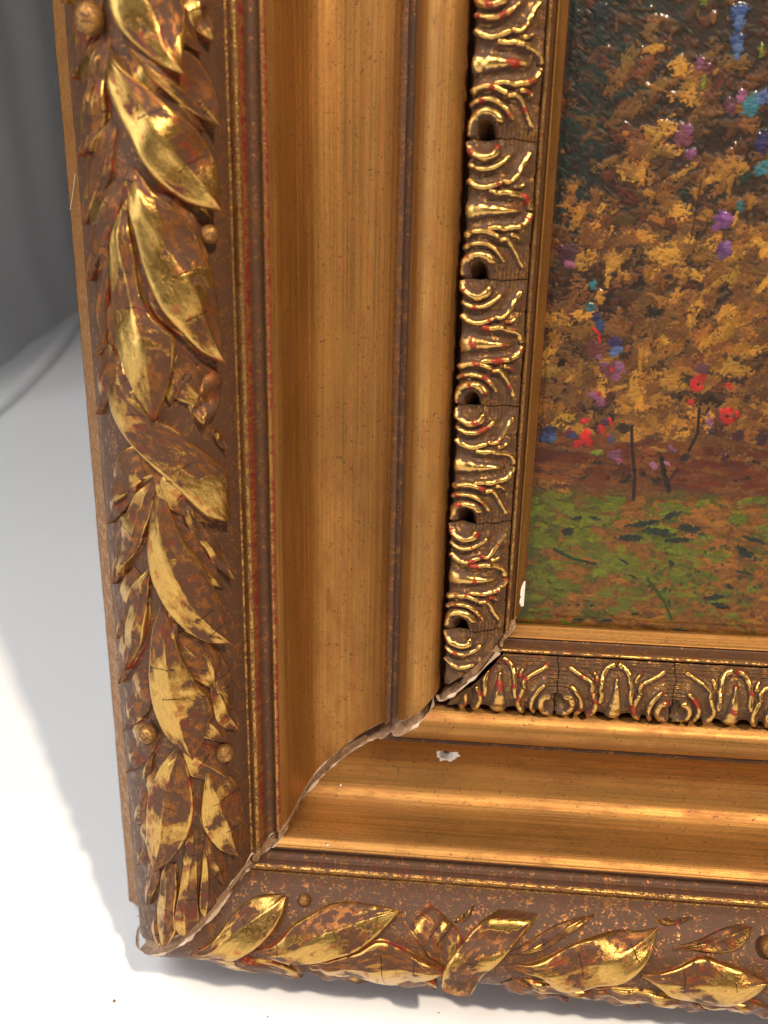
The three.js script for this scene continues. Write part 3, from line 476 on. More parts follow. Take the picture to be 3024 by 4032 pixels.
// lower layer of the wreath: leaves that lie under and between the big ones and fill the band
{
  let n = 0;
  const under = (side, a0, w0, a1, w1, half, relief) => {
    const cell = LEAVES.length + n % 10, fresh = n < 10; n++;
    const da = a1 - a0, dw = w1 - w0, l = Math.hypot(da, dw), na = -dw / l, nw = da / l, bow = (rnd() - 0.5) * 2.4, L = [], Mi = [], R = [];
    for (let k = 0; k <= 5; k++) {
      const t = k / 5, wd = half * 1.12 * Math.sin(Math.PI * Math.pow(lerp(0.1, 1, t), 0.8)) * (1 - 0.1 * t) + 0.12, c = bow * Math.sin(Math.PI * t);
      const p = [a0 + da * t + na * c, w0 + dw * t + nw * c];
      Mi.push(p[0], p[1]); L.push(p[0] + na * wd, p[1] + nw * wd); R.push(p[0] - na * wd, p[1] - nw * wd);
    }
    const swap = (na > 0) === true;                      // outer edge first
    putLeaf(side, 'leaf', relief, 0.2 + rnd() * 0.14, 0.25, swap ? R : L, Mi, swap ? L : R, cell, fresh);
  };
  for (let w = 268; w > 44; w -= 14) {                 // upright rail: they point down, outward and inward
    const j = () => (rnd() - 0.5) * 4;
    if (Math.abs(w - 168) > 8) under('L', 41.5 + j() * 0.5, w + 3 + j(), 28.5 + j() * 0.5, w - 17 + j(), 4.2, 1.25);
    if (Math.abs(w - 168) > 8 && w > 76) under('L', 49 + j() * 0.5, w + j(), 61.5 + j() * 0.4, w - 15 + j(), 4.0, 1.0);
  }
  for (let w = 40; w < 205; w += 19) {                   // lower rail: they point away from the corner
    const j = () => (rnd() - 0.5) * 4;
    if (Math.abs(w - 100) > 9) under('B', 43 + j() * 0.5, w + j(), 29 + j() * 0.5, w + 19 + j(), 4.4, 1.6);
  }
}
leafMat.map = asTex(leafCol, SHEET, SHEET, true); leafMat.roughnessMap = leafMat.metalnessMap = asTex(leafOrm, SHEET, SHEET, false); leafMat.bumpMap = asTex(leafBmp, SHEET, SHEET, false);
for (const [side, arc, w, r] of [['L', 39.4, 246, 3.1], ['L', 61.4, 206.7, 2.1], ['L', 40.9, 87.8, 2.5], ['L', 59.9, 81.6, 2.4], ['B', 61.8, 59.9, 1.7], ['B', 59.4, 181.9, 2.9]]) {
  const g = new THREE.SphereGeometry(r * mm, 28, 20), p = g.attributes.position, uv = g.attributes.uv;
  for (let i = 0; i < p.count; i++) { const k = 1 + 0.1 * (fbm(p.getX(i) * 700 + w, p.getY(i) * 700 + p.getZ(i) * 500, 2) - 0.5); p.setXYZ(i, p.getX(i) * k, p.getY(i) * k, p.getZ(i) * k); uv.setXY(i, uv.getX(i) * 0.4 + w, uv.getY(i) * 0.3); }
  g.computeVertexNormals();
  const m = mesh('berry', g, M.fillet, rails[side]), [u, z, nu, nz] = bedAt(arc); m.position.set(...SIDES[side].at(u + nu * r * 0.55, w, z + nz * r * 0.55));
}

// ------------------------------------------------------------------ scroll strip: cast pieces laid end to end, each from the heart of one scroll to the heart of the next
const PITCH = { L: 28.8, B: 29.6 }, FIRST = { L: 112.3, B: 124 };
function ridge(place, path, r0, r1, h, rng) {            // a raised, rounded line; path in (across, along) mm on the strip
  const P = resample(spline(path, 10), Math.max(10, Math.round(path.length * 6))), n = P.length - 1, N = 8, A = arcs(P), o = rng * 53;
  return gridGeo(n, N, (i, j) => {
    const a = P[Math.max(0, i - 1)], b = P[Math.min(n, i + 1)], l = Math.hypot(b[0] - a[0], b[1] - a[1]) || 1, nx = -(b[1] - a[1]) / l, ny = (b[0] - a[0]) / l;
    const t = i / n, cap = Math.sqrt(clamp(Math.min(t, 1 - t) * n / 1.6, 0.02, 1)), r = lerp(r0, r1, t) * cap * (0.85 + 0.3 * fbm(A[i] * 0.9 + o, 3, 2)), th = (j / N - 0.5) * Math.PI;
    const d = Math.sin(th) * r, y = Math.cos(th) * h * cap * (0.85 + 0.3 * fbm(A[i] * 0.7 + o, 8, 2)) - 0.18;
    return [...place(P[i][0] + nx * d, P[i][1] + ny * d, y), (A[i] + o * 3) / 60, 0.5 + 0.5 * Math.sin(th)];
  });
}
const HALF = {                                           // one half of a scroll, measured from its heart: [across, along]
  cup: [[0.6, 0.12], [0.7, 1.4], [1.6, 3.0], [3.6, 3.9], [5.3, 3.3], [5.7, 2.3], [5.1, 1.7]],
  inner: [[0.6, 4.9], [2.8, 6.1], [5.0, 6.0], [7.0, 4.7], [8.5, 2.9]],
  outer: [[0.8, 7.9], [2.6, 9.4], [4.4, 9.8], [6.4, 9.0], [7.4, 8.4]],
  wing: [[6.9, 8.2], [8.6, 8.6], [9.8, 7.4], [10.4, 6.2], [11.6, 4.0], [12.7, 2.3]],
  leg: [[4.6, 10.5], [6.4, 10.9], [8.2, 10.7], [9.4, 11.0], [10.8, 11.2], [12.2, 11.9], [13.2, 13.2], [13.5, 14.5]],
  bud: [[9.2, 9.6], [10.6, 9.4], [11.6, 8.6]],
};
const HALF_DEEP = { ...HALF,                              // the upright rail's scrolls: a wider, drilled heart
  cup: [[0.7, 0.12], [0.8, 2.0], [1.5, 4.0], [3.3, 5.1], [5.0, 4.8], [6.0, 3.6], [6.0, 2.8]],
  inner: [[0.5, 6.0], [2.0, 7.2], [4.4, 7.5], [6.6, 6.2], [8.0, 4.3], [8.5, 3.2]],
  outer: [[0.7, 8.8], [2.5, 9.9], [4.4, 10.1], [6.4, 9.3], [7.4, 8.6]],
};
function stripPiece(side, w0, w1, idx) {
  const S = SIDES[side], SX = 1.12, K = 0.12, half = (w1 - w0) / 2, sc = half / 14.6;
  const mitre = (u, w) => Math.max(w, u + 0.4);
  const place = (x, w, h) => { if (h > 0) h *= sstep(-0.9, 1.1, x); const [u, z, nu, nz] = stripAt(x); return S.at(u + nu * h, mitre(u, w), z + nz * h); };
  // the lines of the scrollwork, then a ground that swells up to them, with a deep pit at the heart of each scroll and fine ribs
  const lines = [], vary = (x, d, dir) => 0.5 * (fbm(x * 0.3 + idx * 9.1 + dir, d * 0.3 + idx, 2) - 0.5);
  for (const [o, dir] of [[w0, 1], [w1, -1]]) {
    const H = side === 'L' && dir === 1 ? HALF_DEEP : HALF;
    const put = (p) => p.map(([x, d]) => [x * SX + vary(x, d, dir), o + dir * (d * sc + 0.05 + (d > 1 ? vary(d + 40, x, dir) : 0))]);
    for (const [k, r0, r1, h] of [['cup', 1.05, 1.2, 2.0], ['inner', 0.85, 0.78, 1.85], ['outer', 1.05, 0.8, 1.95], ['wing', 0.75, 0.9, 1.7], ['bud', 0.9, 0.55, 1.55], ['leg', 0.85, 1.1, 1.85]]) lines.push([k, put(H[k]), r0, r1, h]);
  }
  const cm = (w0 + w1) / 2; lines.push(['dart', [[0.5, cm], [2.2, cm], [5.5, cm], [9, cm], [12.2, cm]], 2.6, 0.4, 1.75]);
  const near = []; for (const [k, p, r0, r1] of lines) { const q = resample(spline(p, 6), 24); q.forEach((v, i) => near.push([v[0], v[1], 1 / (0.3 + 0.85 * lerp(r0, r1, i / 24))])); }
  const swell = (x, w) => { let m = 9; for (const v of near) { const dx = (x - v[0]) * v[2], dw = (w - v[1]) * v[2], q = dx * dx + dw * dw; if (q < m) m = q; } return m > 5 ? 0 : Math.exp(-m * 0.9); };
  const crackAt = (w, x) => 1.3 * (fbm(x * 0.3 + w, w * 0.13, 3) - 0.5), big = 0.88 + 0.24 * rnd();
  const nx = 110, nw = 110;
  const ground = gridGeo(nx, nw, (i, j) => {
    const x = -3 + (STRIPA.at(-1)) * i / nx, w = lerp(w0 + K + crackAt(w0, x), w1 - K + crackAt(w1, x), j / nw), d = Math.min(w - w0, w1 - w) / sc, top = (w - w0) < (w1 - w);
    const deep = side === 'L' && top, pit = deep ? sstep(1.08, 0.8, Math.hypot((x - 4.1) / (2.5 * big), (d + 0.3) / (4.0 * big))) : sstep(1.15, 0.55, Math.hypot((x - 4.3) / 2.9, (d + 0.2) / 2.9));
    const edge = sstep(0, 1.2, x + 2.6);
    let h = -(deep ? 5.2 : 1.7) * pit * edge;
    const ribs = (sstep(2.9, 2.3, d) * sstep(5.6, 6.0, x) + sstep(12.9, 13.2, x)) * sstep(16.1, 15.9, x);
    h += 0.6 * (Math.abs(((x + 20) % 1) - 0.5) * 2 - 0.5) * clamp(ribs, 0, 1);
    h -= 0.5 * sstep(8.3, 7.2, d) * sstep(6.6, 7.4, d) * edge * 0.6;
    h += 0.8 * swell(x, w) * (1 - pit) * edge;
    h += 0.2 * (fbm(x * 0.9 + idx * 7, w * 0.9, 3) - 0.5);
    return [...place(x, w, h), x / 80 + idx * 0.37, w / 80];
  }, S.flip);
  mesh('strip_ground', ground, stripMat, rails[side]);
  const parts = [], darts = [];
  for (const [k, p, r0, r1, h] of lines) (k === 'leg' || k === 'dart' ? darts : parts).push(ridge(place, p, r0, r1, h, rnd()));
  const keep = (gs) => gs.filter((g) => { const p = g.attributes.position; let ok = 0; for (let i = 0; i < p.count; i++) { const u = side === 'L' ? p.getX(i) : p.getY(i) + GAP * mm, w = side === 'L' ? p.getY(i) : p.getX(i); if (w > u + 0.9 * mm) ok++; } return ok > p.count * 0.45; });
  const kp = keep(parts), kd = keep(darts);
  if (kp.length) mesh('scroll', mergeGeometries(kp), ridgeMat, rails[side]);
  if (kd.length) mesh('dart', mergeGeometries(kd), ridgeMat, rails[side]);
}
for (const s of ['L', 'B']) for (let k = -1; k < (s === 'L' ? 8 : 5); k++) stripPiece(s, FIRST[s] + PITCH[s] * k, FIRST[s] + PITCH[s] * (k + 1), k + 2 + (s === 'B' ? 20 : 0));

// ------------------------------------------------------------------ damage: a chip knocked out of the cove, white ground showing on the sight lip, a splinter
{
  const floorZ = (u) => -2.2 + (u - 72) * 0.27, n = 48;
  const geo = gridGeo(n, 5, (i, j) => {                  // crumbled white ground round the hole
    const th = i / n * Math.PI * 2, cs = Math.cos(th), sn = Math.sin(th), bl = 1.15 + 2.6 * Math.max(0, fbm(cs * 3.1 + 5.3, sn * 3.1 + 3, 4) - 0.4) + 0.28 * Math.max(0, -sn) + 0.35 * Math.max(0, cs);
    const r = [0.55, 0.72, 0.9, 1.02, lerp(1.05, bl, 0.6), bl][j], z = [-2.6, -1.6, -0.4, 0.14, 0.22, -0.05][j] * (0.75 + 0.5 * vn(i * 0.8, j * 3));
    const w = 96.6 + cs * r * 2.1, u = 72.1 + sn * r * 1.6; return [...SIDES.B.at(u, w, floorZ(u) + z), i / n, j / 5];
  });
  mesh('chip', geo, gessoWhite, rails.B);
  const hole = new THREE.CircleGeometry(1.3 * mm, 18); hole.translate(...SIDES.B.at(72.2, 96.5, floorZ(72) - 2.3)); mesh('nail_hole', hole, M.bare, rails.B);
  // bare white patch on the sight lip of the upright rail
  const g2 = gridGeo(6, 30, (i, j) => {
    const t = j / 30, wd = (0.25 + 0.75 * Math.sin(Math.PI * Math.pow(t, 0.6))) * (0.35 + 1.3 * fbm(t * 16, 2, 4)), a = lerp(115.02 - 1.7 * wd, 115.02, i / 6), w = lerp(115.4, 122.5, t);
    const z = lerp(0.28, 1.6, clamp((114.85 - a) / 0.95, 0, 1)) + 0.14 * Math.sin(Math.PI * i / 6) + 0.05;
    return [...SIDES.L.at(a, w, Math.max(z, 0.1)), i / 6, t];
  });
  mesh('bare_patch', g2, gessoWhite, rails.L);
  const cv = new THREE.CatmullRomCurve3([[-1.2, 221, -8.0], [-3.2, 217.5, -10.6], [-4.4, 215.4, -12.1], [-6.2, 212.8, -14.4]].map((p) => new THREE.Vector3(p[0] * mm, p[1] * mm, (p[2] + 0.35) * mm)));
  mesh('splinter', new THREE.TubeGeometry(cv, 20, 0.13 * mm, 6), gesso, rails.L);
  for (const [s, u, w, z, r] of [['B', 52.6, 65, 15.4, 0.25], ['B', 60.2, 66.4, -1.1, 0.3], ['B', 54.2, 129.5, 27, 0.0], ['L', 56, 60, 5, 0.0]]) if (r) { const g = new THREE.IcosahedronGeometry(r * mm, 1); g.translate(...SIDES[s].at(u, w, z)); mesh('gesso_crumb', g, gessoWhite, rails[s]); }
}

// the two rails that close the frame, outside the picture: the same mouldings turned about the middle of the frame
for (const [s, name] of [['L', 'far_upright_rail'], ['B', 'top_rail']]) {
  const r = new THREE.Group(); r.name = name; frame.add(r);
  r.rotation.z = Math.PI; r.position.set(FW * mm, (FH) * mm, 0);
  for (const ch of rails[s].children) if (/^(back_lath|leaf_bed|gilt_fillet|groove|cove|bead|gap|sight_lip|back|channel|gilt_ridge)/.test(ch.name)) { const c = ch.clone(); c.name = numbered(ch.name.replace(/_\d+$/, '')); r.add(c); }
}

// ------------------------------------------------------------------ the painting
{
  const TW = 1024, TH = 1408, PX = 9.142, X0 = 108.6, Y0 = 104.0;              // 9.142 pixels to the millimetre: 112 x 154 mm, mirrored beyond
  const col = new Float32Array(TW * TH * 3), hg = new Float32Array(TW * TH), gl = new Float32Array(TW * TH);
  let ps = 99; const pr = () => { ps = (ps * 1664525 + 1013904223) >>> 0; return ps / 4294967296; };
  const mix = (a, b, t) => [lerp(a[0], b[0], t), lerp(a[1], b[1], t), lerp(a[2], b[2], t)];
  for (let j = 0; j < TH; j++) for (let i = 0; i < TW; i++) {
    const x = X0 + i / PX, y = Y0 + j / PX, n = fbm(x * 0.25, y * 0.3, 4), n2 = fbm(x * 1.2 + 30, y * 1.5, 3), n3 = fbm(x * 3 + 3, y * 3.3 + 8, 2);
    let c = mix([44, 25, 11], [78, 44, 16], sstep(0.4, 0.6, n));
    c = mix(c, [26, 32, 24], sstep(0.5, 0.66, n + 0.25 * sstep(130, 117, x) + 0.001 * (y - 215)) * sstep(188, 225, y) * 0.9);
    c = mix(c, [112, 60, 22], sstep(168, 156, y + 8 * (n - 0.5)));
    c = mix(c, mix([84, 84, 18], [136, 84, 24], sstep(0.36, 0.56, n + 0.004 * (x - 140) - 0.006 * (y - 128))), sstep(150, 141, y + 10 * (n - 0.5)));
    const k = 0.72 + 0.55 * n2 * (0.6 + 0.8 * n3), q = (j * TW + i) * 3;
    col[q] = c[0] * k; col[q + 1] = c[1] * k; col[q + 2] = c[2] * k; hg[j * TW + i] = 0.10 * n2 + 0.10 * n3;
  }
  function daub(x, y, len, wid, ang, c, h = 0.25, jagged = 0.9, spread = 18) {
    const R = Math.max(len, wid) * 1.5, i0 = Math.max(0, Math.floor((x - R - X0) * PX)), i1 = Math.min(TW - 1, Math.ceil((x + R - X0) * PX)), j0 = Math.max(0, Math.floor((y - R - Y0) * PX)), j1 = Math.min(TH - 1, Math.ceil((y + R - Y0) * PX));
    const ca = Math.cos(ang), sa = Math.sin(ang), o = pr() * 200, v = 0.86 + 0.28 * pr(), cc = [c[0] * v + (pr() - 0.5) * spread, c[1] * v + (pr() - 0.5) * spread * 0.7, c[2] * v + (pr() - 0.5) * spread * 0.4];
    for (let j = j0; j <= j1; j++) for (let i = i0; i <= i1; i++) {
      const dx = X0 + i / PX - x, dy = Y0 + j / PX - y, p = (dx * ca + dy * sa) / len, q = (-dx * sa + dy * ca) / wid;
      let m = 1 - p * p - q * q; if (m < -jagged) continue;
      const b = vn(q * wid * 5 + o, p * len * 0.9 + o), f = fbm(dx * 1.5 + o, dy * 1.5 + o, 3), f2 = vn(dx * 4.5 + o, dy * 4.5);
      m += ((f - 0.5) * 2.6 + (b - 0.5) * 0.7 + (f2 - 0.5) * 0.7) * jagged;
      if (m <= 0) continue;
      const al = Math.min(0.88, m * 2.2), k = (j * TW + i), sh = 0.9 + 0.25 * (b - 0.5) + 0.12 * (f2 - 0.5);
      col[k * 3] = lerp(col[k * 3], cc[0] * sh, al); col[k * 3 + 1] = lerp(col[k * 3 + 1], cc[1] * sh, al); col[k * 3 + 2] = lerp(col[k * 3 + 2], cc[2] * sh, al);
      hg[k] = lerp(hg[k], 0.12 + h * (0.55 + 0.5 * Math.min(1, m) + 0.5 * (b - 0.5)), al);
    }
  }
  const OCH = [174, 112, 36], OCH2 = [222, 154, 52], TAN = [134, 86, 38], BRN = [92, 52, 18], DK = [38, 22, 10], DGR = [28, 44, 36], GRN = [118, 126, 22], DG2 = [26, 40, 40], ORG = [168, 106, 32], RB = [104, 44, 16];
  // brown and dark under-strokes
  for (let n = 0; n < 1500; n++) { const x = 110 + pr() * 110, y = 150 + pr() * 108; daub(x, y, 0.8 + pr() * 2, 0.4 + pr() * 0.7, (pr() - 0.3) * 2.4, pr() < 0.5 ? BRN : pr() < 0.55 ? DK : RB, 0.16, 0.9); }
  for (let n = 0; n < 150; n++) { const x = 112 + pr() * 12 + (pr() < 0.3 ? pr() * 60 : 0), y = 215 + pr() * 42; daub(x, y, 1 + pr() * 2.2, 0.6 + pr() * 1.2, pr() * 3, pr() < 0.7 ? DGR : DK, 0.22, 1); }
  for (let n = 0; n < 700; n++) { const x = 110 + pr() * 110, y = 162 + pr() * 96; daub(x, y, 0.5 + pr() * 1.6, 0.25 + pr() * 0.5, (pr() - 0.25) * 2.4, pr() < 0.4 ? [112, 68, 26] : pr() < 0.5 ? [70, 40, 16] : pr() < 0.6 ? [134, 84, 34] : [44, 28, 14], 0.26, 1.0); }
  // broad scrubbed smears of ochre and rust, dragged into the ground
  for (let n = 0; n < 520; n++) { const x = 110 + pr() * 110, y = 160 + Math.pow(pr(), 1.7) * 86; daub(x, y, 1.6 + pr() * 3.2, 0.7 + pr() * 1.3, (pr() - 0.35) * 1.5 + 0.25 * Math.sin(x * 0.2), pr() < 0.4 ? [128, 80, 30] : pr() < 0.5 ? [146, 94, 34] : pr() < 0.5 ? [112, 58, 22] : [86, 50, 20], 0.26, 1.5, 26); }
  // ochre flower clusters: thick where the picture has them
  const clusters = [[134, 250, 3], [139.5, 240, 4], [138, 229, 4], [146, 236, 3], [133, 224, 4], [122, 216, 4], [142, 219, 5], [152, 222, 5], [140, 209, 6], [150, 210, 5], [124, 205, 6], [134, 203, 7], [146, 200, 8], [158, 203, 8], [165, 212, 9], [121, 189, 5], [117, 178, 6], [122, 172, 6], [141, 188, 9], [155, 188, 10], [168, 192, 10], [137, 175, 8], [146, 171, 8], [160, 180, 9], [140, 166, 7], [166, 170, 8], [150, 163, 8], [122, 166, 6], [172, 160, 6], [121, 152, 6], [162, 200, 8]];
  for (const [cx, cy, r] of clusters) { const N = Math.round(r * r * 0.34 + 4); for (let n = 0; n < N; n++) { const a = pr() * 6.28, d = Math.sqrt(pr()) * r * 1.15; daub(cx + Math.cos(a) * d, cy + Math.sin(a) * d * 0.8, 1.1 + pr() * 2.6, 0.5 + pr() * 1.1, (pr() - 0.25) * 2.2, pr() < 0.2 ? OCH2 : pr() < 0.4 ? OCH : pr() < 0.6 ? TAN : [122, 76, 30], 0.36, 1.35); } }
  for (const [x, y, l, w] of [[140, 244, 2.6, 2], [139, 232, 2.2, 2.2], [135.5, 231, 2.6, 1.3], [134, 222, 1.2, 3], [144, 214, 3, 2], [142, 204.5, 3, 2.6], [123, 203, 3, 2], [130, 203, 2, 2.4], [157, 192, 2.6, 1.8], [147, 175, 3, 2], [138, 172, 2.6, 2], [139, 161, 3.4, 2.6], [117, 177, 2.4, 2]]) daub(x, y, l, w, (pr() - 0.5) * 1.2, OCH2, 0.5, 1.0);
  for (let n = 0; n < 220; n++) { const x = 110 + pr() * 110, y = 158 + pr() * 100, d = Math.abs(fbm(x * 0.12 + 7, y * 0.12, 3) - 0.5); if (d > 0.05) daub(x, y, 0.35 + pr() * 0.7, 0.25 + pr() * 0.4, pr() * 3, pr() < 0.5 ? OCH : TAN, 0.3, 0.9); }
  // red earth band and the meadow
  for (let n = 0; n < 300; n++) daub(110 + pr() * 110, 148 + pr() * 13, 1.5 + pr() * 3, 0.4 + pr() * 0.8, (pr() - 0.5) * 0.6, pr() < 0.6 ? RB : [136, 76, 28], 0.14, 0.8);
  for (let n = 0; n < 900; n++) { const x = 110 + pr() * 110, y = 104 + pr() * 42, g = fbm(x * 0.1 + 2, y * 0.14 + 5, 3) - 0.004 * (x - 134) + 0.006 * (y - 126); daub(x, y, 0.8 + pr() * 2.2, 0.4 + pr() * 0.8, (pr() - 0.5) * 0.9, g + (pr() - 0.5) * 0.22 > 0.5 ? (pr() < 0.7 ? GRN : [120, 118, 24]) : (pr() < 0.7 ? ORG : [124, 72, 22]), 0.16, 0.9); }
  for (const [x, y, l, w, a] of [[121, 133, 6, 3, 0.2], [128, 134, 6, 3.4, 0], [134, 131, 5, 3, -0.2], [124, 138, 4, 1.6, 0.2], [137, 143.5, 2.6, 1.3, 0.2], [158, 145, 2.4, 1.6, 0], [167, 142, 4, 3, 0.3], [160, 136, 3.2, 1.6, -0.4], [170, 146, 5, 2, 0.5], [152, 133, 5, 2, 0], [163, 131, 5, 2.4, 0.2], [175, 138, 6, 3, 0.2], [180, 131, 6, 3, 0], [150, 144, 4, 1.5, 0.2], [141, 127, 5, 2, 0], [145.5, 142, 1.2, 2, 0], [134, 156.5, 1.6, 0.6, 0.1]]) for (let n = 0; n < 9; n++) daub(x + (pr() - 0.5) * l, y + (pr() - 0.5) * w, l * 0.35, w * 0.3, a + (pr() - 0.5) * 0.5, pr() < 0.7 ? [118, 124, 22] : [98, 102, 22], 0.25, 1.1);
  for (const [x, y, l, w, a] of [[144, 139, 4.5, 1.0, 0.15], [148, 137, 5, 1.2, -0.1], [141, 135, 3.6, 0.9, 0], [150.5, 141.5, 2.4, 1.0, 0.5], [156, 138, 3.2, 1.3, -0.3], [153, 135, 4, 0.7, 0.1], [127, 139.6, 1.2, 0.5, 0.3], [131.5, 139.9, 1.5, 0.5, -0.2], [125, 136, 1.4, 1.2, 0.4], [170, 132.6, 3.4, 1.2, -0.6], [172, 136, 4, 0.6, -0.3], [166, 117.5, 2.4, 0.8, -0.2], [163, 119.5, 1.6, 0.6, 0.1], [165, 120, 1.4, 0.6, 0], [167.5, 123, 1.3, 0.5, -0.5], [170.5, 127, 2.2, 0.4, -0.2], [137, 111.5, 2.0, 0.5, 0.1], [130, 111.4, 1.6, 0.5, 0], [144.5, 114, 1.2, 0.4, 0.2], [127, 115.5, 0.6, 0.3, 0], [129.5, 115.7, 0.6, 0.3, 0], [133, 115.6, 0.7, 0.3, 0.1], [142, 124.6, 1.6, 0.4, -0.2], [140, 128.5, 1.5, 0.3, -0.5], [152, 128.6, 0.7, 1.1, 0.2], [156, 110, 3.0, 0.25, -0.05]]) daub(x, y, l, w, a, DG2, 0.34, 0.8, 8);
  for (let n = 0; n < 90; n++) daub(146 + pr() * 40, 116 + pr() * 20, 0.3 + pr() * 0.8, 0.2 + pr() * 0.5, 1.4 + (pr() - 0.5), pr() < 0.5 ? [48, 66, 26] : [84, 84, 22], 0.18, 0.9);
  const line = (pts, w, c) => { const P = resample(pts, 40); for (const [x, y] of P) daub(x, y, w * 1.3, w, 1.5, c, 0.3, 0.35, 4); };
  line([[122, 131], [127, 128.6], [133, 127.4]], 0.35, [44, 62, 26]); line([[146.5, 124], [151.5, 118], [154, 113]], 0.35, [56, 76, 22]);
  line([[138.2, 164], [138.8, 159], [140.2, 152], [140.6, 145.5]], 0.45, [46, 26, 14]); line([[153.9, 169], [154.3, 163], [152.8, 158.5]], 0.4, [46, 26, 14]); daub(152, 156.6, 1.5, 1.0, 0.6, [40, 30, 28], 0.4, 0.5, 4);
  line([[146.4, 156.3], [147.4, 152.2], [149.2, 148]], 0.6, [40, 24, 14]); line([[150.6, 153.6], [148.8, 150.4]], 0.3, [50, 30, 16]); daub(136.3, 163.6, 2.2, 1.5, 0.2, [56, 30, 20], 0.2, 0.9);
  line([[147.6, 221], [147, 208]], 0.2, [48, 28, 14]);
  // blossoms
  const MAG = [148, 84, 128], PUR = [118, 66, 136], PNK = [168, 92, 132], BLU = [58, 84, 150], BL2 = [92, 120, 176], TEAL = [48, 130, 150], RED = [236, 40, 32], NAVY = [44, 36, 96], LIME = [128, 146, 30];
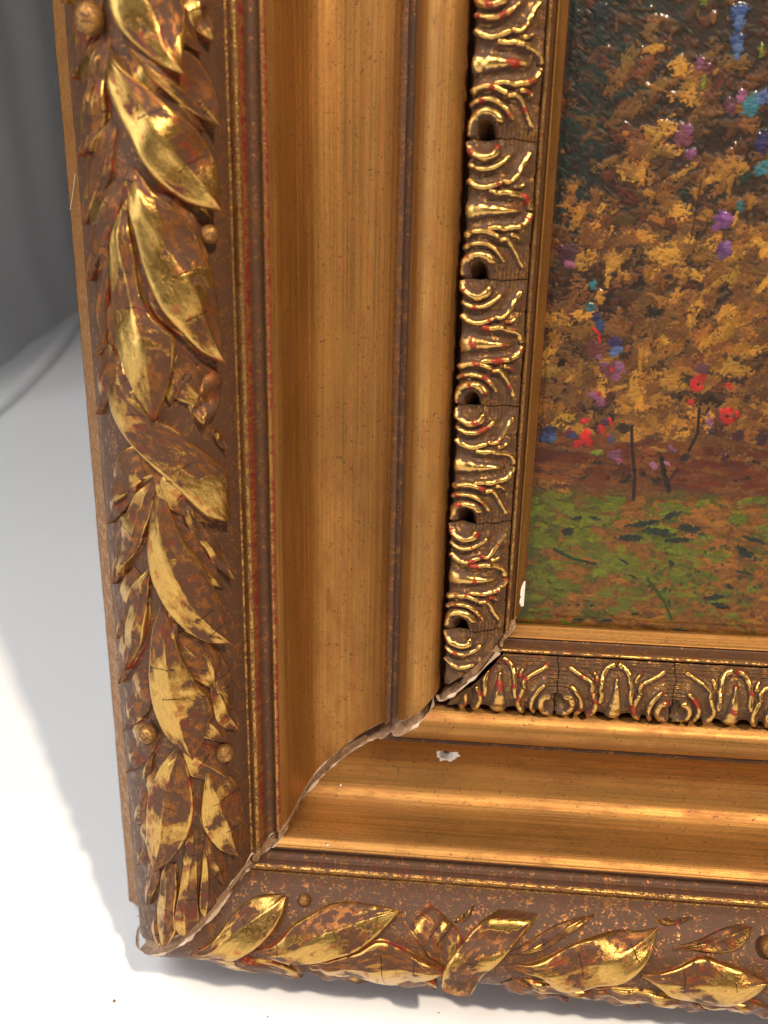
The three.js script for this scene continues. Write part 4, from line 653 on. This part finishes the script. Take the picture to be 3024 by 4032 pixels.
  const B = [[142.5, 230, 1.9, 2.3, 0.2, [126, 62, 84]], [143.7, 231.5, 0.9, 1.2, 0, MAG], [144.4, 226.2, 1.5, 1.0, -0.3, MAG], [145, 227, 0.7, 0.9, 0.3, [172, 100, 150]], [146, 244, 1.2, 1.8, 0.2, [116, 54, 64]], [144.2, 244.5, 0.8, 1.6, 0, MAG], [153.4, 212.3, 2.2, 2.0, 0.6, PUR], [154.3, 213.3, 1.2, 0.8, -0.4, [166, 100, 170]], [152.4, 211.2, 1.0, 0.9, 0.5, [166, 92, 150]], [154.8, 206, 1.6, 2.0, 0.2, PUR], [155.4, 207, 0.8, 1.0, 0, [170, 110, 176]], [152, 236, 1.1, 1.9, 0.5, [128, 58, 88]], [154, 238, 1.0, 1.4, 0, PNK], [119, 204.5, 2.4, 2.0, 0.3, [92, 40, 58]], [119.8, 202.2, 1.5, 0.9, 0, PNK],
    [151, 254.5, 2.0, 1.3, 0.4, BLU], [151.6, 252.3, 1.2, 1.5, 0, BL2], [151.6, 249.5, 1.5, 2.0, 0.1, BLU], [151.8, 247.4, 1.2, 1.2, 0, BL2], [151.9, 245.7, 0.5, 0.6, 0, BL2], [156.3, 236.3, 1.8, 2.3, 0.1, TEAL], [159.4, 238.2, 2.2, 1.4, 0.2, [96, 116, 180]], [160, 229, 1.6, 2.2, 0.3, NAVY], [160.4, 223.5, 1.6, 1.4, 0.2, TEAL], [157, 215.5, 1.0, 1.4, 0, TEAL],
    [125.6, 197.6, 0.9, 1.0, 0, TEAL], [125.7, 192.4, 1.2, 0.9, 0.2, TEAL], [127.6, 194.8, 1.2, 1.4, 0, OCH2], [127.3, 190, 1.3, 1.4, 0.3, NAVY], [128.2, 188, 0.9, 1.5, 0.3, BLU], [132.2, 184, 1.6, 1.9, 0.5, NAVY], [132.6, 182.3, 1.5, 1.1, 0.5, BL2], [127.7, 183, 2.2, 2.2, 0.3, [112, 56, 50]], [128.7, 180.7, 0.8, 0.8, 0, MAG], [127.3, 186.9, 1.4, 0.4, -0.7, RED], [128.4, 185, 0.9, 0.4, -1.2, RED],
    [131.5, 177.6, 2.2, 2.0, 0.4, [128, 66, 84]], [133.9, 178.4, 1.3, 1.7, 0.4, MAG], [133.2, 176, 1.0, 0.9, -0.5, MAG], [129.8, 179, 0.9, 0.6, 0, MAG], [132, 177.9, 0.5, 0.7, 0, RED], [128.6, 171.5, 1.6, 1.1, -0.3, MAG], [130, 170, 1.0, 1.4, 0.2, [166, 84, 130]], [129.5, 172, 0.5, 0.6, 0.4, RED],
    [118, 162.4, 1.8, 1.1, 0.1, NAVY], [118, 160.6, 2.0, 1.5, 0.1, BLU], [119.2, 160.2, 1.0, 0.9, 0, BL2], [123.7, 161.2, 1.2, 1.1, 0, [58, 72, 140]], [123.2, 162.3, 0.7, 0.7, 0, [130, 30, 60]], [133.4, 160.6, 0.7, 1.2, 0, [92, 84, 140]],
    [127.2, 161.6, 1.2, 1.5, -0.4, RED], [125.6, 159.2, 1.4, 1.0, 0.3, RED], [127.9, 159.6, 1.1, 1.2, 0.1, RED], [126.4, 164.9, 0.7, 0.8, 0, RED], [127.4, 165.2, 0.5, 0.4, 0, RED], [130.9, 163.2, 0.9, 1.3, 0.2, RED], [132.9, 165, 0.6, 1.1, 0.5, RED], [131.6, 165, 0.8, 1.0, 0, [96, 40, 90]], [132.4, 161.4, 0.5, 0.4, 0, RED],
    [135.2, 156.6, 1.7, 1.6, 0.2, MAG], [136, 155.2, 0.9, 0.8, 0, [190, 100, 140]], [144.6, 154.3, 1.1, 0.9, -0.6, [178, 108, 150]], [148, 154.9, 1.1, 0.5, -0.6, [178, 108, 150]], [148.6, 158.8, 1.2, 0.6, -0.5, MAG],
    [152.4, 175.6, 1.5, 1.2, 0.5, RED], [153.6, 176.6, 1.0, 0.9, 0, RED], [152.6, 173.9, 1.5, 0.9, 0, RED], [151.6, 174.6, 0.7, 1.1, 0, RED], [152.9, 174.9, 0.3, 0.3, 0, [40, 10, 10]], [151.8, 170.5, 1.0, 0.8, 0, RED], [160.4, 174.7, 1.0, 0.6, -0.5, RED], [153.2, 178.8, 1.8, 1.2, 0.2, [92, 48, 64]],
    [160.4, 168.6, 1.7, 1.0, 0.3, RED], [161.2, 166.3, 1.4, 1.1, 0, RED], [159.8, 166.7, 0.8, 0.9, 0.2, RED], [161.4, 169.3, 0.6, 0.5, 0, RED], [163, 168, 0.6, 0.9, 0, RED], [160.6, 167.5, 0.35, 0.3, 0, [60, 20, 16]], [156.6, 166.2, 0.7, 1.6, 0.3, MAG], [158, 163.6, 0.9, 0.8, 0, [70, 26, 44]], [164, 162.6, 1.4, 1.3, 0, [76, 26, 44]], [170, 162, 1.6, 1.6, 0, [66, 22, 44]], [161.6, 157.2, 0.8, 1.0, 0, [78, 22, 36]],
    [130.4, 157, 1.6, 0.7, 0.1, LIME], [145.5, 241, 0.5, 1.6, 0, LIME], [143.5, 257, 1.0, 1.4, 0, LIME], [157, 247, 0.5, 1.6, 0, LIME]];
  for (const [x, y, l, w, a, c] of B) daub(x, y, l * 1.15, w * 1.15, a, c, 0.55, c === RED ? 0.5 : 0.65, 10);
  for (let n = 0; n < 46; n++) { const x = 172 + pr() * 48, y = 158 + pr() * 96, c = [RED, MAG, PUR, BLU, TEAL, PNK][Math.floor(pr() * 6)]; for (let k = 0; k < 4; k++) daub(x + (pr() - 0.5) * 2.4, y + (pr() - 0.5) * 2.4, 0.8 + pr(), 0.6 + pr() * 0.7, pr() * 3, c, 0.5, 0.75); }
  {                                                      // colours drag a little into one another
    const src = col.slice();
    for (let j = 1; j < TH - 1; j++) for (let i = 1; i < TW - 1; i++) for (let n = 0; n < 3; n++) { const k = (j * TW + i) * 3 + n; col[k] = (src[k] * 4 + src[k - 3] + src[k + 3] + src[k - TW * 3] + src[k + TW * 3]) / 8; }
  }
  const cb = new Uint8Array(TW * TH * 4), hb = new Uint8Array(TW * TH * 4);
  for (let k = 0; k < TW * TH; k++) { for (let n = 0; n < 3; n++) cb[k * 4 + n] = clamp(col[k * 3 + n] * 0.69, 3, 255); cb[k * 4 + 3] = 255; const h = clamp(hg[k] / 0.9, 0, 1) * 255; hb[k * 4] = hb[k * 4 + 1] = hb[k * 4 + 2] = h; hb[k * 4 + 3] = 255; }
  const mat = new THREE.MeshPhysicalMaterial({ map: asTex(cb, TW, TH, true, THREE.MirroredRepeatWrapping), roughness: 0.6, specularIntensity: 0.5, clearcoat: 0.22, clearcoatRoughness: 0.15, bumpMap: asTex(hb, TW, TH, false, THREE.MirroredRepeatWrapping), bumpScale: 0.0003 });
  const PWm = FW - 2 * 108.8, PHm = FH - 2 * 108.8 + 4.4;                      // the panel in the rebate
  const fold = (t, n) => { const m = ((t % (2 * n)) + 2 * n) % (2 * n); return m < n ? m : 2 * n - 1 - m; };
  const xs = [], ys = []; for (let x = 108.8; x < 200; x += 0.38) xs.push(x); for (let x = 200; x < 108.8 + PWm; x += 4) xs.push(x); xs.push(108.8 + PWm);
  for (let y = 104.4; y < 262; y += 0.38) ys.push(y); for (let y = 262; y < 104.4 + PHm; y += 6) ys.push(y); ys.push(104.4 + PHm);
  const front = gridGeo(xs.length - 1, ys.length - 1, (i, j) => {
    const x = xs[i], y = ys[j], px = fold(Math.floor((x - X0) * PX), TW), py = fold(Math.floor((y - Y0) * PX), TH), rim = (x < 116.2 || y < 112.2) ? 0 : 1;
    return [x * mm, y * mm, (-1.75 + hg[py * TW + px] * 0.75 * rim) * mm, (x - X0) * PX / TW, (y - Y0) * PX / TH];
  });
  const boxg = new THREE.BoxGeometry(PWm * mm, PHm * mm, 3 * mm); boxg.translate((108.8 + PWm / 2) * mm, (104.4 + PHm / 2) * mm, -3.4 * mm);
  const p = new THREE.Group(); p.name = 'oil_painting'; scene.add(p); p.position.copy(frame.position); p.rotation.copy(frame.rotation);
  mesh('paint_surface', front, mat, p); mesh('panel', boxg, rawWood, p);
  p.userData = { label: 'thickly painted flower garden in oils, set inside the gilt frame', category: 'painting' };
}

// ------------------------------------------------------------------ specks on the cloth
[[-0.0004, 0.0335, 0.42], [0.047, 0.034, 0.22], [0.0255, 0.043, 0.26], [0.098, 0.028, 0.2], [-0.105, -0.06, 0.4]].forEach(([x, z, r], i) => {
  const m = mesh('crumb', new THREE.DodecahedronGeometry(r * mm, 0), M.bare, scene); m.position.set(x, r * mm * 0.7, z); m.rotation.set(i, i * 2, 0);
  m.userData = { label: 'tiny dark crumb lying on the white cloth by the frame', category: 'crumb', group: 'crumbs on the cloth' };
});

// ------------------------------------------------------------------ the lamp, the window and an added fill panel, outside the picture
{
  const bulb = new THREE.Mesh(new THREE.SphereGeometry(0.024, 24, 16), new THREE.MeshStandardMaterial({ color: 0xffffff, emissive: new THREE.Color().setRGB(1, 0.8, 0.56), emissiveIntensity: 3 }));
  bulb.name = 'lamp_bulb'; bulb.position.copy(lampAt); scene.add(bulb); bulb.userData = { label: 'warm glowing lamp bulb above the table', category: 'lamp' };
  const pane = new THREE.Mesh(new THREE.BoxGeometry(0.8, 0.9, 0.01), new THREE.MeshStandardMaterial({ color: 0xffffff, emissive: new THREE.Color().setRGB(0.80, 0.91, 1.0), emissiveIntensity: 1.0 }));
  pane.name = 'window_pane'; pane.position.copy(windowAt); pane.lookAt(0.05, 0.1, 0); pane.translateZ(-0.012); scene.add(pane); pane.userData = { label: 'pale window pane that lets daylight in beside the table', category: 'window' };
  const fit = new THREE.Mesh(new THREE.BoxGeometry(0.6, 0.05, 0.6), new THREE.MeshStandardMaterial({ color: 0xffffff, emissive: new THREE.Color().setRGB(1.0, 0.98, 0.95), emissiveIntensity: 1.0 }));  // glowing body of the added fill light
  fit.name = 'added_fill_panel'; fit.position.copy(softAt); fit.position.y += 0.03; scene.add(fit); fit.userData = { label: 'square glowing fill panel added above the table to brighten the cloth', category: 'lamp' };
}
renderer.render(scene, camera);
